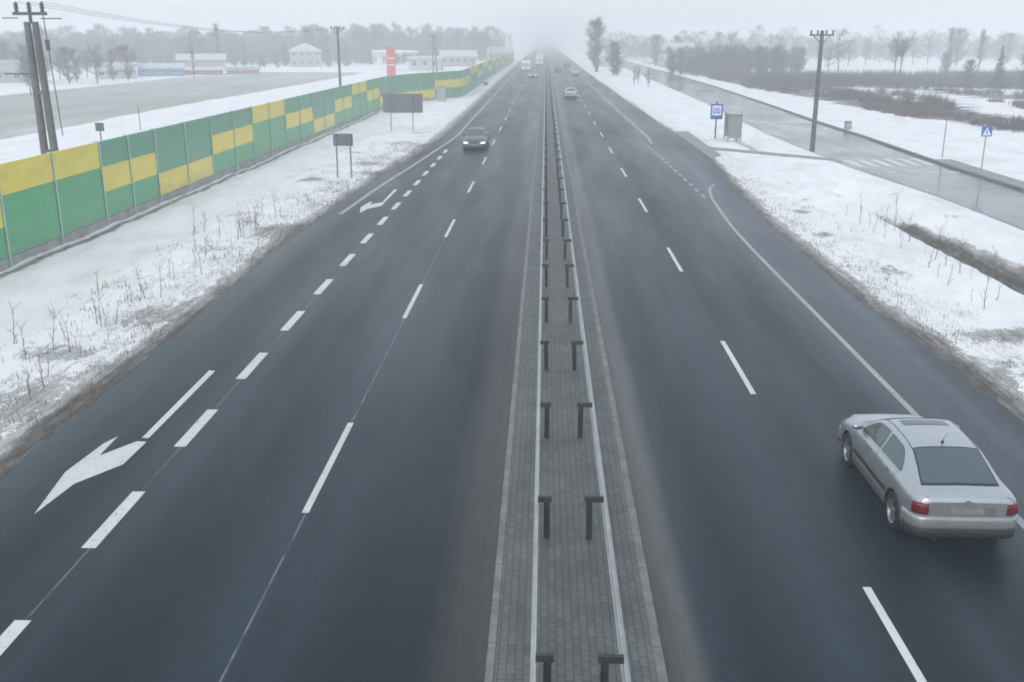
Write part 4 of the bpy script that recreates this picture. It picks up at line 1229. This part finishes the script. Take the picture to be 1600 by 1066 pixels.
# far-off wood that reads as one mass behind the single trees
b = MB(); r_ = random.Random(909)
def far_clump(x, y, h, rw, n):
    for _ in range(n):
        u, v = r_.uniform(-1, 1), r_.random() ** .8
        ww = rw * math.sqrt(max(.05, 1 - abs(2 * v - .85) ** 2.2)) if v > .1 else rw * .7
        p = Vector((x + u * ww, y + r_.uniform(-2, 2), v * h))
        d_ = Vector((u * .7 + r_.uniform(-.5, .5), r_.uniform(-.5, .5), r_.uniform(.2, 1.3))).normalized()
        l = r_.uniform(.7, 1.9); sd = d_.cross(Vector((0, 1, 0))).normalized() * r_.uniform(.035, .07)
        b.add([p - sd, p + sd, p + d_ * l], [(0, 1, 2)])
    b.bar((x, y, 0), (x, y, h * .8), .16, .04, 4, caps=False)
for i in range(210):
    f = (i + r_.random()) / 210; y = r_.uniform(290, 400) + 60 * f; x = lerp(-.62, -.05, f) * y
    far_clump(x, y, r_.uniform(6.0, 12.0), r_.uniform(2.5, 5), 520)
for i in range(190):
    y = r_.uniform(370, 520); x = lerp(.055, .60, (i + r_.random()) / 190) * y
    far_clump(x, y, r_.uniform(4.5, 12.5) * (.75 if i % 3 else 1), r_.uniform(2.5, 6), 300)
tag(b.build('distant_wood', M['twig']), 'faint grey band of distant bare woodland along the horizon', 'woodland', kind='stuff')

# scrub and dry weed clumps across the right waste ground
def blades(name, region, n, hmin, hmax, mat, label, cat, wid=.018, seed=5, per=5, lean=.35):
    r_ = random.Random(seed); b = MB(); k = 0; tries = 0
    while k < n and tries < n * 30:
        tries += 1
        q = region(r_)
        if q is None: continue
        x, y, sc = q; z = ground_z(x, y) - .03; k += 1
        for _ in range(per):
            a = r_.uniform(0, 6.283); h = r_.uniform(hmin, hmax) * sc; l = r_.uniform(0, lean) * h
            bx, by = x + r_.gauss(0, .12 * (1 + hmax)), y + r_.gauss(0, .12 * (1 + hmax)); wd = wid * r_.uniform(.6, 1.3)
            sx, sy = math.cos(a + 1.57) * wd, math.sin(a + 1.57) * wd
            b.add([(bx - sx, by - sy, z), (bx + sx, by + sy, z), (bx + math.cos(a) * l * .4 + sx * .7, by + math.sin(a) * l * .4 + sy * .7, z + h * .6), (bx + math.cos(a) * l * .4 - sx * .7, by + math.sin(a) * l * .4 - sy * .7, z + h * .6), (bx + math.cos(a) * l, by + math.sin(a) * l, z + h)], [(0, 1, 2, 3), (3, 2, 4)])
    o = b.build(name, mat); tag(o, label, cat, kind='stuff'); return o
b = MB(); r_ = random.Random(311); k = 0
while k < 620:
    y = r_.uniform(75, 238); x = r_.uniform(32, y * .56)
    if masks(x, y)[2] + .9 * noise.noise((x * .10, y * .05, 31)) < .55 + (.25 if y < 120 else 0): continue
    k += 1; hh = r_.uniform(.5, 1.5) + (1.0 if y > 190 else 0) * r_.random(); z0 = ground_z(x, y)
    for _ in range(70):
        a = r_.uniform(0, 6.283); q = r_.random(); p = Vector((x + math.cos(a) * q * hh * .6, y + math.sin(a) * q * hh * .6, z0 + r_.random() * hh * .5))
        d_ = Vector((math.cos(a) * q + r_.uniform(-.4, .4), math.sin(a) * q + r_.uniform(-.4, .4), r_.uniform(.5, 1.6))).normalized()
        l = hh * r_.uniform(.3, .8); sd = d_.cross(Vector((r_.uniform(-1, 1), 1, 0))).normalized() * r_.uniform(.012, .03)
        b.add([p - sd, p + sd, p + d_ * l], [(0, 1, 2)], r_.randrange(2) if _ % 7 == 0 else k % 2)
tag(b.build('brushwood', [M['scrubstalk'], M['twig']]), 'low tangled brown and grey brush scattered over the waste ground', 'brushwood', kind='stuff')
def rg_scrub(r_):
    y = r_.uniform(72, 235) if r_.random() < .6 else r_.uniform(100, 230); x = r_.uniform(31, 40 + y * .55)
    m_ = masks(x, y)[2] + 1.0 * noise.noise((x * .10, y * .04, 31)) + .25 * noise.noise((x * .5, y * .3, 2))
    if m_ < .86 or x / y > .56: return None
    return x, y, r_.uniform(.5, 1.15)
blades('dry_scrub', rg_scrub, 7000, .15, .75, M['scrubstalk'], 'brown dry scrub covering the waste ground beyond the service road', 'scrub', .03, 5, 7)
blades('dry_scrub', lambda r_: ((lambda y, f: (f * y, y, r_.uniform(.6, 1.2)))(r_.uniform(165, 225), r_.uniform(.2, .52))), 3500, .6, 1.9, M['twig'], 'grey brushwood strip in front of the snow field', 'brushwood', .035, 15, 7)
def rg_verge_left(r_):
    y = r_.uniform(14, 75); x = interp(y, LEFT_EDGE) - abs(r_.gauss(0, 1)) * 1.9 - .35
    if x < -17.6 or r_.random() > .35 + 1.2 * max(0, noise.noise((x * .6, y * .35, 12))): return None
    return x, y, r_.uniform(.4, 1.1)
blades('dry_grass', rg_verge_left, 1300, .06, .3, M['drygrass'], 'short dry grass tufts poking through snow on the left verge', 'grass', .008, 6, 5)
def rg_verge_right(r_):
    y = r_.uniform(16, 56); x = interp(y, RIGHT_EDGE) + abs(r_.gauss(0, 1)) * 1.3 + .3
    if x > 15 or r_.random() > .3 + 1.2 * max(0, noise.noise((x * .6, y * .35, 22))): return None
    return x, y, r_.uniform(.4, 1.1)
blades('dry_grass', rg_verge_right, 520, .05, .25, M['drygrass'], 'short dry grass tufts poking through snow on the right verge', 'grass', .008, 7, 5)

# bare saplings and weed stems, each a thing of its own
def sapling_mesh(seed, h, nb):
    r_ = random.Random(seed); b = MB(); c = MB()
    p = Vector((0, 0, -.05)); n = 5; pts = [p]
    for i in range(n):
        p = p + Vector((r_.uniform(-.03, .03), r_.uniform(-.03, .03), h / n)); pts.append(p)
    for i in range(n): b.bar(pts[i], pts[i + 1], .011 * (1 - i / n) + .004, .011 * (1 - (i + 1) / n) + .004, 5, caps=False)
    for i in range(nb):
        f = r_.uniform(.15, .95); k = int(f * n); q = pts[k].lerp(pts[min(n, k + 1)], f * n - k); a = r_.uniform(0, 6.283)
        d = Vector((math.cos(a), math.sin(a), r_.uniform(.8, 2.0))).normalized(); l = h * r_.uniform(.14, .34)
        c.bar(q, q + d * l, .0055, .003, 4, caps=False); c.bar(q + d * l * .5, q + d * l * .5 + Vector((d.y, -d.x, .8)) * l * .4, .0035, .002, 3, caps=False)
    return b.mesh('stem', M['drygrass']), c.mesh('twigs', M['drygrass'])
SAP = [sapling_mesh(20 + i, h, nb) for i, (h, nb) in enumerate([(.8, 5), (1.05, 8), (.6, 4), (.9, 7), (1.25, 9)])]
def sapling(x, y, s, k, label, group):
    r0 = empty('sapling', (x, y, ground_z(x, y)), rnd.uniform(0, 6)); tag(r0, label, 'sapling', group); r0.scale = (s, s, s)
    r0.rotation_euler.x = rnd.uniform(-.12, .12); r0.rotation_euler.y = rnd.uniform(-.12, .12)
    for nm, me_ in zip(('stem', 'twigs'), SAP[k]):
        o = bpy.data.objects.new(nm, me_); col.objects.link(o); o.parent = r0
for row, (xo, n) in enumerate(((12.9, 17), (13.6, 17), (14.3, 17))):
    for i in range(n):
        if rnd.random() < .28: continue
        y = 27.0 + i * 1.02 + rnd.uniform(-.2, .2)
        sapling(xo + .03 * (y - 34) + rnd.uniform(-.12, .12), y, rnd.uniform(.5, 1.05), rnd.randrange(5), 'bare young sapling planted in rows on the snow bank right of the road', 'saplings in rows on the right bank')
for (x, y, s, k) in ((13.0, 25.9, 1.2, 4), (13.6, 25.2, 1.1, 1)):
    sapling(x, y, s, k, 'tall dark weed stem beside the melted patch on the right verge' if k == 4 else 'bushy weed stem at the right picture edge above the melted patch', None)
for i in range(46):
    y = rnd.uniform(19.5, 44); x = -11.0 - abs(rnd.gauss(0, 1.0)) - (y - 19) * .02
    sapling(x, y, rnd.uniform(.5, 1.05), rnd.randrange(5), 'thin dry weed stem sticking out of the snow on the left verge', 'weed stems on the left verge')

# ------------------------------------------------------------------ far buildings
def house(x, y, w_, d_, h, rh, rz, wallm, roofm, label, nwin=3, floors=1, chim=True, cat='house', name='house', hip=False, door=True):
    root = empty(name, (x, y, 0), rz); tag(root, label, cat)
    b = MB(); b.box(-w_ / 2, w_ / 2, -d_ / 2, d_ / 2, -.3, h)
    if not hip: b.add([(-w_ / 2, -d_ / 2, h), (-w_ / 2, d_ / 2, h), (-w_ / 2, 0, h + rh - .08), (w_ / 2, -d_ / 2, h), (w_ / 2, d_ / 2, h), (w_ / 2, 0, h + rh - .08)], [(0, 2, 1), (3, 4, 5)])
    b.build('wall', wallm, root)
    e = .45; b = MB(); k = (w_ / 2 - d_ / 2 * .9) if hip else w_ / 2 + e
    lo = [(-w_ / 2 - e, -d_ / 2 - e, h - .12), (w_ / 2 + e, -d_ / 2 - e, h - .12), (w_ / 2 + e, d_ / 2 + e, h - .12), (-w_ / 2 - e, d_ / 2 + e, h - .12)]
    vs = lo + [(-k, 0, h + rh), (k, 0, h + rh)] + [(p[0], p[1], p[2] - .16) for p in lo] + [(-k, 0, h + rh - .2), (k, 0, h + rh - .2)]
    b.add(vs, [(0, 1, 5, 4), (2, 3, 4, 5), (1, 2, 5), (3, 0, 4), (0, 6, 7, 1), (1, 7, 8, 2), (2, 8, 9, 3), (3, 9, 6, 0)])
    rf = b.build('roof', roofm, root)
    if chim:
        b = MB(); b.box(w_ * .15, w_ * .15 + .6, -.3, .3, h + rh * .5, h + rh + .8); b.build('chimney', M['w_red'], rf)
    fh = h / floors
    for fl in range(floors):
        for i in range(nwin):
            wx = -w_ / 2 + w_ * (i + .5) / nwin
            b = MB(); z0 = fl * fh + fh * .35; z1 = fl * fh + fh * .8
            b.box(wx - .6, wx + .6, -d_ / 2 - .05, -d_ / 2 - .002, z0, z1); wn = b.build('window', M['white'], root)
            b = MB(); b.box(wx - .5, wx - .03, -d_ / 2 - .07, -d_ / 2 - .053, z0 + .1, z1 - .1); b.box(wx + .03, wx + .5, -d_ / 2 - .07, -d_ / 2 - .053, z0 + .1, z1 - .1); b.build('pane', M['glass'], wn)
    return root
house(-86.0, 203, 7.5, 6.0, 1.9, 1.3, .35, M['w_white'], M['roofsnow'], 'small white house with snowy roof at the far edge of the field')
house(-82.5, 218, 9.0, 7.0, 1.9, .8, .3, M['w_blue'], M['roofsnow'], 'low blue hall with snowy roof right of the small white house', chim=False, cat='hall', name='storage_hall')
house(-85, 252, 11, 7, 3.0, 1.2, .3, M['w_pink'], M['roofsnow'], 'long pale pinkish two storey house behind the low red sheds', 6, 2)
house(-77, 228, 9, 4, 1.2, .5, .32, M['w_red'], M['roofsnow'], 'low red shed with snow on its roof below the long pale house', 3, 1, False, 'shed', 'shed')
house(-69, 232, 7, 4, 1.1, .5, .32, M['w_red'], M['w_grey'], 'low red shed with bare grey roof at the end of the field', 3, 1, False, 'shed', 'shed')
house(-68.5, 292, 8.5, 8, 4.6, 1.9, .25, M['w_grey'], M['roofsnow'], 'big grey house with hipped snowy roof behind the field', 4, 2, hip=True)
house(-96, 184, 9, 7, 2.2, 1.8, .4, M['w_white'], M['w_grey'], 'pale house half hidden behind the twin-legged pole', 3)
house(-104, 176, 8, 7, 2.4, 2.0, .4, M['w_pink'], M['w_grey'], 'pinkish house at the left picture edge', 3)
house(-51, 330, 9, 8, 2.8, 1.6, .2, M['w_white'], M['roofsnow'], 'white house with snowy roof left of the red pylon', 4)
house(-25.5, 300, 10, 8, 3.0, 1.6, .1, M['w_pink'], M['roofsnow'], 'pinkish building behind the faint double pole', 5, 1)
house(-16.5, 370, 9, 9, 3.2, 1.8, .1, M['w_white'], M['roofsnow'], 'pale house right of the pinkish building by the far wall', 3, 1)
house(17.5, 300, 8, 8, 3.0, 2.0, 0, M['w_white'], M['roofsnow'], 'pale house hidden behind the roadside tree group', 3)
house(41, 330, 11, 9, 4.4, 2.2, -.1, M['w_white'], M['roofsnow'], 'whitish house left of the grey thicket across the service road', 4, 2)
house(36, 285, 6, 5, 2.2, 1.4, -.1, M['w_white'], M['roofsnow'], 'small pale house at the left end of the grey thicket', 2)
# petrol station pylon and canopy
root = empty('price_pylon', (-30.6, 203, 0)); tag(root, 'tall red price pylon beyond the noise wall', 'pylon')
b = MB(); b.box(-.85, .85, -.25, .25, -.2, 6.2); b.build('body', M['red'], root)
for z in (2.6, 3.9):
    b = MB(); b.box(-.72, .72, -.29, -.255, z, z + .18); b.build('price_panel', M['white'], root)
root = empty('station_canopy', (-38, 262, 0)); tag(root, 'white petrol station canopy with red edge behind the red pylon', 'canopy')
b = MB(); b.box(-5.2, 5.2, -4, 4, 4.2, 4.8); b.build('canopy_roof', M['white'], root)
b = MB(); b.box(-5.25, 5.25, -4.06, -4.005, 4.3, 4.45); b.build('fascia', M['red'], root)
for x in (-4.5, 4.5):
    for y in (-2, 2): b = MB(); b.box(x - .2, x + .2, y - .2, y + .2, -.2, 4.19); b.build('column', M['white'], root)
house(-30, 258, 8, 6, 3.2, .4, 0, M['w_white'], M['roofsnow'], 'flat white station shop right of the red pylon', 3, 1, False, 'shop', 'station_shop')

# ------------------------------------------------------------------ haze
b = MB(); b.box(-720, 720, -80, 1320, -2.0, 17.5)
hz = b.build('haze', None)
hm = bpy.data.materials.new('haze_air'); hm.use_nodes = True
hn = hm.node_tree; hn.nodes.clear()
pv = hn.nodes.new('ShaderNodeVolumePrincipled'); pv.inputs['Density'].default_value = 0.0027; pv.inputs['Color'].default_value = (0.955, 0.98, 1.0, 1); pv.inputs['Anisotropy'].default_value = 0.0
ho = hn.nodes.new('ShaderNodeOutputMaterial'); hn.links.new(pv.outputs[0], ho.inputs['Volume'])
hz.data.materials.clear(); hz.data.materials.append(hm); tag(hz, kind='stuff')
